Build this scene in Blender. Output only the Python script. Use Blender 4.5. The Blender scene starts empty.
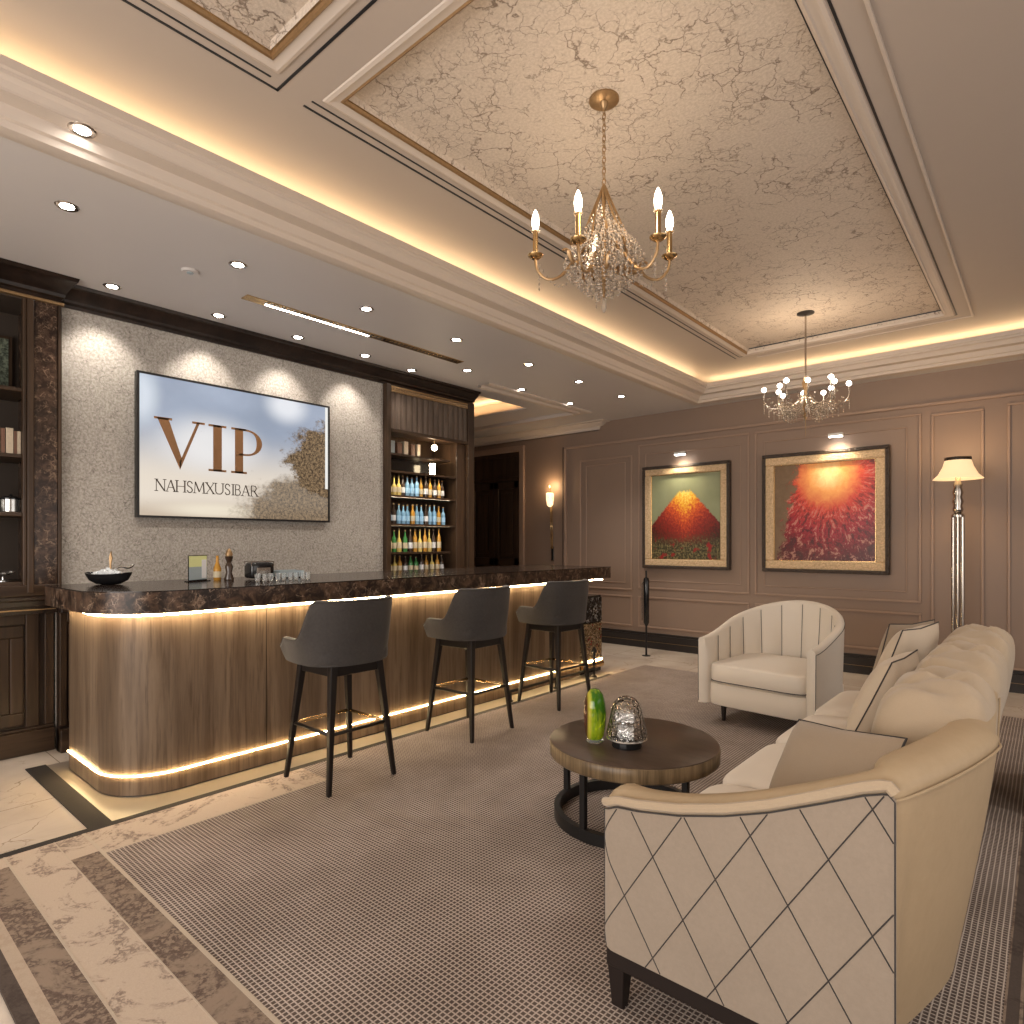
import bpy, bmesh, math, random
from mathutils import Vector, Matrix
R = math.radians
random.seed(7)
scene = bpy.context.scene
COL = scene.collection

# ------------------------------------------------------------------ camera
cam_d = bpy.data.cameras.new('camera')
cam = bpy.data.objects.new('camera', cam_d)
COL.objects.link(cam)
cam.location = (0, 0, 1.35)
cam.rotation_euler = (R(90), 0, R(40.7))
cam_d.sensor_width = 36
cam_d.lens = 36 * 625 / 1024
cam_d.shift_y = 31 / 1024
cam_d.clip_start = 0.02
scene.camera = cam

# ------------------------------------------------------------------ world / exposure
world = bpy.data.worlds.new('world')
scene.world = world
world.use_nodes = True
world.node_tree.nodes['Background'].inputs[0].default_value = (0.9, 0.88, 0.85, 1)
world.node_tree.nodes['Background'].inputs[1].default_value = 0.02
scene.view_settings.view_transform = 'Standard'
scene.view_settings.look = 'None'
scene.view_settings.gamma = 1
scene.view_settings.use_curve_mapping = False
scene.view_settings.exposure = 0.5

WARM = (1.0, 0.66, 0.34)
WARM2 = (1.0, 0.78, 0.55)
NEUT = (1.0, 0.90, 0.80)


def light(kind, loc, energy, color, rot=(0, 0, 0), **k):
    d = bpy.data.lights.new('light', kind)
    d.energy = energy
    d.color = color
    for a, v in k.items():
        setattr(d, a, v)
    o = bpy.data.objects.new('light', d)
    COL.objects.link(o)
    o.location = loc
    o.rotation_euler = rot
    return o


# large area lights: LED strips lying in the ceiling coves, shining up onto the ceiling
COVE = 17.0
light('AREA', (-3.16, 2.2, 3.13), COVE * 1.2, (1.0, 0.75, 0.44), (R(180), 0, 0), shape='RECTANGLE', size=0.05, size_y=9.4)
light('AREA', (-0.1, 7.13, 3.13), COVE * 0.9, (1.0, 0.75, 0.44), (R(180), 0, 0), shape='RECTANGLE', size=6.0, size_y=0.05)
light('AREA', (-6.0, 6.02, 3.10), 5.0, WARM, (R(180), 0, 0), shape='RECTANGLE', size=2.2, size_y=0.06)
# added fill light at two invented windows, behind the camera and at right
light('AREA', (-1.2, -2.75, 1.45), 165.0, (1.0, 0.93, 0.87), (R(90), 0, 0), shape='RECTANGLE', size=5.0, size_y=2.1)
light('AREA', (3.15, 2.6, 1.45), 45.0, (1.0, 0.93, 0.87), (R(90), 0, R(90)), shape='RECTANGLE', size=5.0, size_y=2.1)


# ------------------------------------------------------------------ materials
MATS = {}


class NT:
    def __init__(s, name):
        s.m = bpy.data.materials.new(name)
        s.m.use_nodes = True
        s.t = s.m.node_tree
        s.b = s.t.nodes['Principled BSDF']

    def n(s, typ, **k):
        nd = s.t.nodes.new(typ)
        for a, v in k.items():
            if a.startswith('i_'):
                key = a[2:]
                key = int(key) if key.isdigit() else key.replace('_', ' ')
                s.set(nd.inputs[key], v)
            else:
                setattr(nd, a, v)
        return nd

    def set(s, inp, v):
        if isinstance(v, bpy.types.NodeSocket):
            s.t.links.new(v, inp)
        elif isinstance(v, (tuple, list)) and len(v) == 3 and inp.type == 'RGBA':
            inp.default_value = (*v, 1)
        else:
            inp.default_value = v

    def math(s, op, a, b=0.0, c=0.0, clamp=False):
        nd = s.t.nodes.new('ShaderNodeMath')
        nd.operation = op
        nd.use_clamp = clamp
        s.set(nd.inputs[0], a); s.set(nd.inputs[1], b); s.set(nd.inputs[2], c)
        return nd.outputs[0]

    def step(s, x, lo, hi):
        nd = s.t.nodes.new('ShaderNodeMapRange')
        nd.interpolation_type = 'SMOOTHSTEP'
        s.set(nd.inputs[0], x); s.set(nd.inputs[1], lo); s.set(nd.inputs[2], hi)
        return nd.outputs[0]

    def mix(s, f, a, b):
        nd = s.t.nodes.new('ShaderNodeMix')
        nd.data_type = 'RGBA'
        s.set(nd.inputs[0], f); s.set(nd.inputs[6], a); s.set(nd.inputs[7], b)
        return nd.outputs[2]

    def co(s, kind='Object', scale=(1, 1, 1), rot=(0, 0, 0), loc=(0, 0, 0)):
        tc = s.t.nodes.new('ShaderNodeTexCoord')
        mp = s.t.nodes.new('ShaderNodeMapping')
        s.t.links.new(tc.outputs[kind], mp.inputs[0])
        mp.inputs['Scale'].default_value = scale
        mp.inputs['Rotation'].default_value = rot
        mp.inputs['Location'].default_value = loc
        return mp.outputs[0]

    def noise(s, co, scale, detail=4, rough=0.55, dist=0.0):
        return s.n('ShaderNodeTexNoise', i_Vector=co, i_Scale=scale, i_Detail=detail, i_Roughness=rough, i_Distortion=dist).outputs[0]

    def noisec(s, co, scale, detail=3):
        return s.n('ShaderNodeTexNoise', i_Vector=co, i_Scale=scale, i_Detail=detail).outputs[1]

    def vadd(s, a, b, f):
        m1 = s.n('ShaderNodeVectorMath', operation='MULTIPLY_ADD')
        s.set(m1.inputs[0], b); m1.inputs[1].default_value = (f, f, f); s.set(m1.inputs[2], a)
        return m1.outputs[0]

    def cracks(s, co, scale, width, warp=0.25, wscale=None):
        w = s.vadd(co, s.noisec(co, wscale or scale * 0.9, 5), warp / scale * 3)
        v = s.n('ShaderNodeTexVoronoi', feature='DISTANCE_TO_EDGE', i_Vector=w, i_Scale=scale)
        return s.math('SUBTRACT', 1.0, s.step(v.outputs[0], 0.0, width))

    def bump(s, h, strength=0.3, dist=0.01):
        nd = s.n('ShaderNodeBump', i_Strength=strength, i_Distance=dist, i_Height=h)
        s.t.links.new(nd.outputs[0], s.b.inputs['Normal'])

    def fin(s, color=None, rough=0.5, metal=0.0, spec=0.5, **k):
        if color is not None:
            s.set(s.b.inputs['Base Color'], color)
        s.set(s.b.inputs['Roughness'], rough)
        s.set(s.b.inputs['Metallic'], metal)
        s.b.inputs['Specular IOR Level'].default_value = spec
        for a, v in k.items():
            s.set(s.b.inputs[a.replace('_', ' ')], v)
        return s.m


def sx(t, co):
    nd = t.n('ShaderNodeSeparateXYZ', i_0=co)
    return nd.outputs


def plain(name, col, rough=0.5, metal=0.0, spec=0.5, vary=0.06, vs=8, **k):
    t = NT(name)
    co = t.co()
    nz = t.noise(co, vs)
    d = tuple(c * (1 - vary) for c in col); l = tuple(min(1, c * (1 + vary)) for c in col)
    MATS[name] = t.fin(t.mix(nz, d, l), rough, metal, spec, **k)
    return MATS[name]


def emit(name, col, strength):
    t = NT(name)
    MATS[name] = t.fin(col, 0.5, Emission_Color=(*col, 1), Emission_Strength=strength)
    return MATS[name]


plain('paint_ceiling', (0.47, 0.40, 0.345), 0.6, vary=0.02)
plain('paint_soffit', (0.60, 0.565, 0.545), 0.55, vary=0.02, vs=3)
plain('paint_wall', (0.265, 0.186, 0.14), 0.5, vary=0.03, vs=2)
plain('moulding', (0.34, 0.235, 0.175), 0.42, vary=0.03)
plain('moulding_dark', (0.10, 0.07, 0.055), 0.45)
plain('cornice', (0.60, 0.52, 0.45), 0.5, vary=0.02)
plain('black_inlay', (0.012, 0.012, 0.016), 0.4)
plain('gilt', (0.36, 0.23, 0.115), 0.38, 0.7, vary=0.25, vs=60)
plain('brass', (0.62, 0.42, 0.2), 0.25, 1.0)
plain('chrome', (0.50, 0.45, 0.40), 0.2, 1.0)
plain('black_metal', (0.015, 0.014, 0.014), 0.35, 0.3)
plain('black_gloss', (0.012, 0.012, 0.013), 0.12)
plain('stool_wood', (0.012, 0.009, 0.008), 0.4, spec=0.3)
plain('sofa_wood', (0.018, 0.012, 0.010), 0.5, spec=0.25)
plain('seam', (0.035, 0.03, 0.028), 0.7)
plain('base_black', (0.022, 0.018, 0.017), 0.3)
plain('grey_strip', (0.018, 0.014, 0.012), 0.85, vary=0.3, vs=60)
plain('dark_back', (0.05, 0.036, 0.026), 0.6)
plain('bathroom_white', (0.7, 0.7, 0.68), 0.4)
plain('silver', (0.6, 0.6, 0.58), 0.2, 0.9)
plain('ice_white', (0.75, 0.78, 0.8), 0.15, 0.2)
plain('book_cream', (0.55, 0.46, 0.34), 0.7, vary=0.25, vs=60)
plain('book_brown', (0.16, 0.08, 0.05), 0.6, vary=0.2, vs=60)
plain('amber', (0.5, 0.25, 0.04), 0.12, vary=0.3, vs=30)
plain('yellow_liquor', (0.62, 0.48, 0.14), 0.12, vary=0.3, vs=30)
plain('green_bottle', (0.05, 0.22, 0.06), 0.1, vary=0.3, vs=30)
plain('blue_bottle', (0.22, 0.42, 0.62), 0.12, vary=0.3, vs=30)
plain('dark_bottle', (0.05, 0.03, 0.02), 0.1)
plain('label_cream', (0.6, 0.52, 0.36), 0.6, vary=0.2, vs=60)
plain('label_blue', (0.35, 0.6, 0.85), 0.5, vary=0.2, vs=60)
plain('label_white', (0.75, 0.76, 0.78), 0.6)
plain('label_yellow', (0.72, 0.75, 0.35), 0.6)
plain('label_greyblue', (0.35, 0.42, 0.45), 0.5)
plain('letter_brown', (0.22, 0.105, 0.04), 0.45, vary=0.1, vs=12)
plain('letter_dark', (0.06, 0.045, 0.035), 0.5)
plain('blue_carpet', (0.045, 0.055, 0.085), 0.95, vary=0.4, vs=120)
emit('led', (1.0, 0.76, 0.44), 50.0)
emit('led_low', (1.0, 0.70, 0.34), 45.0)
emit('lamp_disc', (1.0, 0.95, 0.88), 22.0)
emit('bulb', (1.0, 0.86, 0.66), 10.0)
emit('globe_bulb', (1.0, 0.9, 0.78), 9.0)
emit('niche_glow', (1.0, 0.8, 0.5), 14.0)


def glass(name, col, rough=0.03, trans=0.9, alpha=1.0, bumpsc=None):
    t = NT(name)
    if bumpsc:
        co = t.co()
        v = t.n('ShaderNodeTexVoronoi', i_Vector=co, i_Scale=bumpsc)
        t.bump(v.outputs[0], 0.8, 0.01)
    MATS[name] = t.fin(col, rough, Transmission_Weight=trans, IOR=1.45, Alpha=alpha)


glass('clear_glass', (0.95, 0.97, 0.97))
glass('cut_glass', (1, 1, 1), 0.02, 1.0, bumpsc=55)
glass('crystal', (0.66, 0.57, 0.47), 0.05, 0.6)
glass('lens_glass', (0.9, 0.95, 1.0), 0.02, 0.95)


def m_plaster(name, base, dark, light, scale, grain):
    t = NT(name)
    co = t.co()
    c1 = t.cracks(co, scale, 0.032, 0.6)
    mask = t.step(t.noise(co, scale * 0.5, 5, 0.65), 0.45, 0.54)
    c2 = t.cracks(co, scale * 2.6, 0.06, 0.6)
    mask2 = t.step(t.noise(co, scale * 0.9, 6, 0.7), 0.46, 0.58)
    f = t.math('MAXIMUM', t.math('MULTIPLY', c1, mask), t.math('MULTIPLY', t.math('MULTIPLY', c2, mask2), 0.75))
    g = t.step(t.noise(co, grain, 4, 0.7), 0.38, 0.62)
    col = t.mix(g, base, light)
    col = t.mix(t.math('MULTIPLY', f, 0.8), col, dark)
    t.bump(t.math('SUBTRACT', g, f), 0.25, 0.004)
    MATS[name] = t.fin(col, 0.65)


m_plaster('crackle_ceiling', (0.56, 0.475, 0.39), (0.13, 0.08, 0.05), (0.66, 0.57, 0.48), 6.5, 75)
m_plaster('crackle_wall', (0.30, 0.27, 0.235), (0.085, 0.07, 0.055), (0.45, 0.415, 0.37), 17, 60)


def m_wood(name, c1, c2, c3, axis=(1, 1, 0.06), sc=9, rough=0.4, bump=0.1):
    t = NT(name)
    co = t.co('Object', axis)
    a = t.noise(co, sc, 6, 0.62, 0.4)
    b = t.noise(co, sc * 6, 4, 0.6)
    col = t.mix(t.step(a, 0.32, 0.68), c1, c2)
    col = t.mix(t.math('MULTIPLY', t.step(b, 0.45, 0.75), 0.6), col, c3)
    t.bump(b, bump, 0.002)
    MATS[name] = t.fin(col, rough, spec=0.3)


m_wood('bar_wood', (0.115, 0.078, 0.050), (0.215, 0.155, 0.105), (0.060, 0.038, 0.023), sc=9, rough=0.38)
m_wood('dark_wood', (0.014, 0.009, 0.007), (0.030, 0.018, 0.013), (0.008, 0.005, 0.004), sc=9, rough=0.32)
m_wood('cabinet_wood', (0.030, 0.018, 0.011), (0.068, 0.039, 0.022), (0.013, 0.007, 0.005), sc=9, rough=0.35)
m_wood('cabinet_wood_h', (0.030, 0.018, 0.011), (0.068, 0.039, 0.022), (0.013, 0.007, 0.005), axis=(1, 0.06, 1), sc=9, rough=0.35)
m_wood('valance_wood', (0.075, 0.052, 0.038), (0.15, 0.11, 0.083), (0.03, 0.02, 0.015), sc=26, rough=0.5)
m_wood('table_top', (0.052, 0.034, 0.024), (0.085, 0.056, 0.040), (0.03, 0.02, 0.014), axis=(0.25, 1, 1), sc=4, rough=0.3)
m_wood('table_edge', (0.10, 0.068, 0.036), (0.24, 0.165, 0.09), (0.05, 0.032, 0.018), axis=(1, 1, 0.05), sc=16, rough=0.35)
m_wood('door_wood', (0.030, 0.018, 0.012), (0.06, 0.036, 0.023), (0.012, 0.008, 0.006), sc=5, rough=0.35)


def m_marble(name, base, mid, vein, scale, vw=0.05, rough=0.12):
    t = NT(name)
    co = t.co()
    cl = t.noise(co, scale * 1.2, 6, 0.7, 0.6)
    col = t.mix(t.step(cl, 0.40, 0.66), base, mid)
    v = t.cracks(co, scale, vw, 0.7)
    vm = t.step(t.noise(co, scale * 1.7, 4, 0.6), 0.45, 0.62)
    v2 = t.cracks(co, scale * 2.7, vw * 1.6, 0.7)
    vv = t.math('MAXIMUM', t.math('MULTIPLY', v, vm), t.math('MULTIPLY', t.math('MULTIPLY', v2, vm), 0.5))
    col = t.mix(t.math('MULTIPLY', vv, 0.85), col, vein)
    MATS[name] = t.fin(col, rough, spec=0.3)


m_marble('emperador', (0.018, 0.011, 0.008), (0.11, 0.065, 0.042), (0.34, 0.24, 0.17), 10, 0.05, 0.3)
m_marble('emperador_fine', (0.022, 0.012, 0.008), (0.07, 0.04, 0.026), (0.26, 0.17, 0.11), 14, 0.07, 0.25)
m_marble('bar_top_stone', (0.016, 0.011, 0.009), (0.035, 0.022, 0.016), (0.08, 0.055, 0.04), 8, 0.03, 0.16)
m_marble('black_marble', (0.006, 0.006, 0.007), (0.015, 0.015, 0.016), (0.6, 0.6, 0.6), 9, 0.05, 0.08)


def m_floor():
    t = NT('marble_floor')
    co = t.co()
    cl = t.noise(co, 1.6, 6, 0.6, 0.5)
    col = t.mix(t.step(cl, 0.3, 0.7), (0.55, 0.465, 0.385), (0.69, 0.60, 0.505))
    v = t.cracks(co, 2.6, 0.018, 0.6)
    vm = t.step(t.noise(co, 1.9, 3, 0.6), 0.50, 0.62)
    v2 = t.cracks(co, 7, 0.03, 0.7)
    vm2 = t.step(t.noise(co, 4, 3, 0.6), 0.52, 0.64)
    vv = t.math('MAXIMUM', t.math('MULTIPLY', v, vm), t.math('MULTIPLY', t.math('MULTIPLY', v2, vm2), 0.55))
    col = t.mix(t.math('MULTIPLY', vv, 0.7), col, (0.22, 0.15, 0.10))
    x, y, z = sx(t, co)[:3]
    jx = t.math('LESS_THAN', t.math('PINGPONG', t.math('ADD', x, 4.0), 0.55), 0.0025)
    jy = t.math('LESS_THAN', t.math('PINGPONG', t.math('ADD', y, 4.40), 0.55), 0.0025)
    col = t.mix(t.math('MULTIPLY', t.math('MAXIMUM', jx, jy), 0.75), col, (0.16, 0.11, 0.08))
    MATS['marble_floor'] = t.fin(col, 0.22)


m_floor()
plain('plinth_stone', (0.21, 0.18, 0.15), 0.3, vary=0.08, vs=5)


def m_rug(name, kind):
    t = NT(name)
    co = t.co()
    if kind == 'field':
        w = t.vadd(co, t.noisec(co, 5, 2), 0.004)
        x, y, z = sx(t, w)[:3]
        P = 0.0085
        px = t.math('PINGPONG', x, P); py = t.math('PINGPONG', y, P)
        lx = t.math('SUBTRACT', 1.0, t.step(px, 0.0010, 0.0036)); ly = t.math('SUBTRACT', 1.0, t.step(py, 0.0010, 0.0036))
        f = t.math('MAXIMUM', lx, ly)
        big = t.step(t.noise(co, 1.3, 5, 0.65), 0.35, 0.65)
        dark = t.mix(big, (0.065, 0.047, 0.040), (0.11, 0.084, 0.072))
        lite = t.mix(big, (0.44, 0.365, 0.31), (0.58, 0.49, 0.43))
        fuzz = t.noise(co, 260, 2)
        col = t.mix(f, dark, lite)
        col = t.mix(t.math('MULTIPLY', fuzz, 0.25), col, (0.20, 0.155, 0.13))
        t.bump(f, 0.6, 0.006)
    else:
        base, dk, amt = {'brown': ((0.27, 0.205, 0.155), (0.085, 0.058, 0.048), 0.95),
                         'light': ((0.52, 0.42, 0.33), (0.14, 0.10, 0.085), 0.75),
                         'plain': ((0.45, 0.36, 0.275), (0.3, 0.22, 0.16), 0.3),
                         'dark': ((0.07, 0.055, 0.048), (0.03, 0.022, 0.02), 0.6),
                         'line': ((0.5, 0.42, 0.33), (0.4, 0.3, 0.2), 0.2)}[kind]
        n1 = t.noise(co, 5, 5, 0.7, 1.2)
        c = t.cracks(co, 16, 0.16, 0.8)
        m = t.step(n1, 0.40, 0.54) if kind == 'brown' else t.step(n1, 0.50, 0.58)
        g = t.noise(co, 55, 3, 0.7)
        f = t.math('MULTIPLY', m, t.math('MAXIMUM', t.math('MULTIPLY', c, 0.9), t.step(g, 0.42, 0.6)))
        col = t.mix(t.math('MULTIPLY', f, amt), base, dk)
        col = t.mix(t.math('MULTIPLY', t.noise(co, 220, 2), 0.3), col, (0.2, 0.15, 0.12))
        t.bump(g, 0.3, 0.003)
    MATS[name] = t.fin(col, 0.95, spec=0.1)


for k in ('field', 'brown', 'light', 'plain', 'dark', 'line'):
    m_rug('rug_' + k, k)


def m_fabric(name, c1, c2, sc=260, rough=0.85, sheen=0.2, big=4.0):
    t = NT(name)
    co = t.co()
    a = t.noise(co, sc, 3, 0.7)
    b = t.noise(co, big, 4, 0.6)
    col = t.mix(t.math('MULTIPLY', t.math('ADD', a, b), 0.5), c1, c2)
    t.bump(a, 0.25, 0.002)
    MATS[name] = t.fin(col, rough, spec=0.25, Sheen_Weight=sheen)


m_fabric('sofa_fabric', (0.38, 0.29, 0.195), (0.50, 0.395, 0.28))
m_fabric('sofa_quilt', (0.24, 0.192, 0.145), (0.37, 0.30, 0.235), sc=110)
m_fabric('sofa_leather', (0.38, 0.28, 0.17), (0.50, 0.38, 0.245), sc=30, rough=0.5, sheen=0)
m_fabric('cushion_fabric', (0.66, 0.58, 0.48), (0.76, 0.68, 0.58))
m_fabric('pillow_fabric', (0.50, 0.405, 0.30), (0.62, 0.515, 0.395), rough=0.6)
m_fabric('pillow_brown', (0.27, 0.20, 0.135), (0.38, 0.295, 0.21), rough=0.7)
m_fabric('chair_fabric', (0.66, 0.585, 0.49), (0.75, 0.675, 0.575), rough=0.6)
m_fabric('stool_fabric', (0.021, 0.019, 0.018), (0.068, 0.060, 0.056), sc=70, big=7)


def m_shade():
    t = NT('shade')
    MATS['shade'] = t.fin((0.6, 0.5, 0.36), 0.8, Emission_Color=(1.0, 0.70, 0.36, 1), Emission_Strength=0.62)
    t = NT('sconce_glass')
    co = t.co()
    v = t.cracks(co, 34, 0.2, 0.5)
    t.fin((0.9, 0.8, 0.6), 0.3, Emission_Color=t.mix(v, (1, 0.82, 0.5), (0.35, 0.16, 0.05)), Emission_Strength=1.6)
    MATS['sconce_glass'] = t.m


m_shade()


def m_screen():
    t = NT('screen')
    g = t.co('Generated')
    x, y, z = sx(t, g)[:3]
    top = t.mix(t.noise(g, 2.2, 4, 0.5, 0.4), (0.24, 0.29, 0.38), (0.56, 0.64, 0.80))
    col = t.mix(t.step(z, 0.25, 0.72), (0.88, 0.78, 0.66), top)
    low = t.step(z, 0.0, 0.16)
    col = t.mix(low, (0.62, 0.50, 0.38), col)

    def blob(cy, cz, ry, rz):
        a = t.math('DIVIDE', t.math('SUBTRACT', y, cy), ry)
        b = t.math('DIVIDE', t.math('SUBTRACT', z, cz), rz)
        r = t.math('SQRT', t.math('ADD', t.math('MULTIPLY', a, a), t.math('MULTIPLY', b, b)))
        return t.math('SUBTRACT', 1.0, t.step(r, 0.2, 1.0))
    col = t.mix(t.math('MULTIPLY', blob(0.33, 0.55, 0.34, 0.30), 0.9), col, (0.95, 0.93, 0.92))
    col = t.mix(t.math('MULTIPLY', blob(0.74, 0.95, 0.17, 0.20), 0.95), col, (0.93, 0.95, 1.0))
    col = t.mix(t.math('MULTIPLY', blob(0.0, 0.85, 0.12, 0.3), 0.8), col, (0.85, 0.92, 1.0))
    col = t.mix(t.math('MULTIPLY', blob(0.35, 0.05, 0.35, 0.08), 0.8), col, (1.0, 0.90, 0.72))
    nz = t.noise(g, 9, 7, 0.75)
    tree = t.math('ADD', blob(1.04, 0.50, 0.42, 0.50), t.math('MULTIPLY', t.math('SUBTRACT', nz, 0.5), 1.6))
    bush = t.math('ADD', blob(0.90, 0.02, 0.60, 0.52), t.math('MULTIPLY', t.math('SUBTRACT', nz, 0.5), 1.4))
    tm = t.math('MAXIMUM', t.step(tree, 0.22, 0.5), t.math('MULTIPLY', t.step(bush, 0.15, 0.6), 0.85))
    leaf = t.mix(t.step(t.noise(t.co('Generated', (1, 1.5, 1)), 42, 6, 0.85), 0.4, 0.62), (0.035, 0.02, 0.01), (0.36, 0.24, 0.13))
    col = t.mix(tm, col, leaf)
    edge = t.math('GREATER_THAN', y, 0.982)
    edge = t.math('MULTIPLY', edge, t.math('GREATER_THAN', z, 0.28))
    col = t.mix(edge, col, (0.97, 0.96, 0.92))
    t.fin((0.01, 0.01, 0.01), 0.25, Emission_Color=col, Emission_Strength=0.62)
    MATS['screen'] = t.m


m_screen()


def m_art():
    # a glowing red mound under a pale green sky
    t = NT('art_mound')
    g = t.co('Generated')
    x, y, z = sx(t, g)[:3]
    nz = t.noise(g, 14, 6, 0.75)
    nzb = t.noise(g, 34, 5, 0.8)
    dx = t.math('ABSOLUTE', t.math('SUBTRACT', x, 0.5))
    h = t.math('SUBTRACT', 0.80, t.math('MULTIPLY', t.math('MAXIMUM', t.math('SUBTRACT', dx, 0.09), 0.0), 0.95))
    inside = t.math('SUBTRACT', t.math('ADD', h, t.math('MULTIPLY', t.math('SUBTRACT', nzb, 0.5), 0.16)), z)
    sky = t.mix(t.noise(g, 3, 3), (0.20, 0.23, 0.12), (0.36, 0.38, 0.24))
    depth = t.math('ADD', t.math('ADD', t.math('SUBTRACT', 0.80, z), t.math('MULTIPLY', dx, 0.8)), t.math('MULTIPLY', t.math('SUBTRACT', nzb, 0.5), 1.0))
    r = t.n('ShaderNodeValToRGB', i_0=depth)
    e = r.color_ramp.elements
    e[0].position = 0.0; e[0].color = (1.0, 0.85, 0.22, 1)
    e[1].position = 0.9; e[1].color = (0.04, 0.01, 0.006, 1)
    for p, c in ((0.16, (0.95, 0.50, 0.03, 1)), (0.32, (0.72, 0.10, 0.02, 1)), (0.52, (0.30, 0.02, 0.012, 1))):
        q = e.new(p); q.color = c
    low = t.step(t.math('ADD', z, t.math('MULTIPLY', t.math('SUBTRACT', nz, 0.5), 0.3)), 0.14, 0.32)
    gr = t.mix(t.step(nzb, 0.45, 0.62), (0.035, 0.03, 0.015), (0.26, 0.22, 0.09))
    gr = t.mix(t.step(t.noise(g, 10, 3), 0.56, 0.64), gr, (0.30, 0.02, 0.02))
    mound = t.mix(low, gr, r.outputs[0])
    col = t.mix(t.step(inside, 0.0, 0.015), sky, mound)
    MATS['art_mound'] = t.fin(col, 0.35)
    # a burst of crimson petals round a pale orange centre
    t = NT('art_petals')
    g = t.co('Generated')
    x, y, z = sx(t, g)[:3]
    nz = t.noise(g, 12, 7, 0.75, 0.6)
    ax = t.math('SUBTRACT', x, 0.55); az = t.math('SUBTRACT', z, 0.86)
    rr = t.math('SQRT', t.math('ADD', t.math('MULTIPLY', ax, ax), t.math('MULTIPLY', az, az)))
    ang = t.math('ARCTAN2', ax, az)
    pv = t.n('ShaderNodeCombineXYZ', i_0=t.math('MULTIPLY', ang, 2.2), i_1=t.math('MULTIPLY', rr, 1.6), i_2=0.0).outputs[0]
    pv = t.vadd(pv, t.noisec(g, 5, 4), 0.5)
    petal = t.step(t.noise(pv, 6.5, 5, 0.75), 0.30, 0.72)
    rn = t.math('ADD', rr, t.math('MULTIPLY', t.math('SUBTRACT', nz, 0.5), 0.25))
    r = t.n('ShaderNodeValToRGB', i_0=rn)
    e = r.color_ramp.elements
    e[0].position = 0.03; e[0].color = (1.0, 0.80, 0.38, 1)
    e[1].position = 0.85; e[1].color = (0.10, 0.004, 0.008, 1)
    for p, c in ((0.17, (0.95, 0.42, 0.12, 1)), (0.34, (0.70, 0.06, 0.03, 1)), (0.55, (0.42, 0.01, 0.025, 1))):
        q = e.new(p); q.color = c
    far = t.step(rr, 0.27, 0.42)
    hi = t.math('MULTIPLY', t.step(petal, 0.62, 0.80), far)
    col = t.mix(t.math('MULTIPLY', hi, 0.6), r.outputs[0], (0.70, 0.36, 0.26))
    lo = t.math('MULTIPLY', t.step(t.math('SUBTRACT', 1.0, petal), 0.58, 0.85), far)
    col = t.mix(t.math('MULTIPLY', lo, 0.8), col, (0.05, 0.006, 0.006))
    spk = t.math('MULTIPLY', t.step(t.noise(g, 60, 4, 0.8), 0.58, 0.66), far)
    col = t.mix(t.math('MULTIPLY', spk, 0.6), col, (0.50, 0.33, 0.22))
    bgl = t.math('ADD', t.math('ADD', t.math('ADD', t.math('MULTIPLY', x, -1.0), t.math('MULTIPLY', z, 0.22)), 0.07), t.math('MULTIPLY', t.math('SUBTRACT', nz, 0.5), 0.5))
    bg = t.mix(nz, (0.12, 0.07, 0.03), (0.28, 0.18, 0.10))
    col = t.mix(t.step(bgl, 0.0, 0.06), col, bg)
    MATS['art_petals'] = t.fin(col, 0.35)
    t = NT('art_green')
    g = t.co('Generated')
    v = t.noise(g, 16, 6, 0.8)
    MATS['art_green'] = t.fin(t.mix(t.step(v, 0.4, 0.62), (0.02, 0.03, 0.02), (0.22, 0.26, 0.19)), 0.3)
    t = NT('gold_frame')
    co = t.co()
    v = t.n('ShaderNodeTexVoronoi', i_Vector=co, i_Scale=55.0).outputs[0]
    t.bump(v, 0.6, 0.01)
    MATS['gold_frame'] = t.fin(t.mix(v, (0.78, 0.58, 0.36), (0.48, 0.33, 0.18)), 0.4, 0.1)
    t = NT('dark_frame')
    co = t.co()
    v = t.n('ShaderNodeTexVoronoi', i_Vector=co, i_Scale=70.0).outputs[0]
    t.bump(v, 0.7, 0.01)
    MATS['dark_frame'] = t.fin(t.mix(v, (0.07, 0.045, 0.03), (0.02, 0.013, 0.01)), 0.35)
    t = NT('mosaic')
    co = t.co()
    v = t.n('ShaderNodeTexVoronoi', i_Vector=co, i_Scale=60.0, feature='DISTANCE_TO_EDGE').outputs[0]
    c = t.n('ShaderNodeTexVoronoi', i_Vector=co, i_Scale=60.0).outputs[1]
    k = sx(t, c)
    cc = t.mix(t.step(k[0], 0.3, 0.7), (0.30, 0.20, 0.10), (0.55, 0.42, 0.26))
    cc = t.mix(t.math('GREATER_THAN', k[1], 0.975), cc, (0.4, 0.03, 0.04))
    MATS['mosaic'] = t.fin(t.mix(t.step(v, 0.05, 0.14), (0.03, 0.02, 0.015), cc), 0.25, 0.3)
    t = NT('vase_glass')
    co = t.co('Object', (1, 1, 0.25))
    v = t.noise(co, 30, 3, 0.6)
    x, y, z = sx(t, t.co())[:3]
    col = t.mix(t.step(v, 0.42, 0.62), (0.05, 0.20, 0.008), (0.40, 0.55, 0.02))
    lf = t.math('MULTIPLY', t.math('ADD', t.math('MULTIPLY', x, 0.758), t.math('MULTIPLY', y, 0.652)), -1.0)
    col = t.mix(t.step(lf, 0.016, 0.030), col, (0.70, 0.62, 0.08))
    col = t.mix(t.step(lf, 0.030, 0.042), col, (0.10, 0.03, 0.02))
    MATS['vase_glass'] = t.fin(col, 0.05, Transmission_Weight=0.35, IOR=1.45)


m_art()


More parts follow.
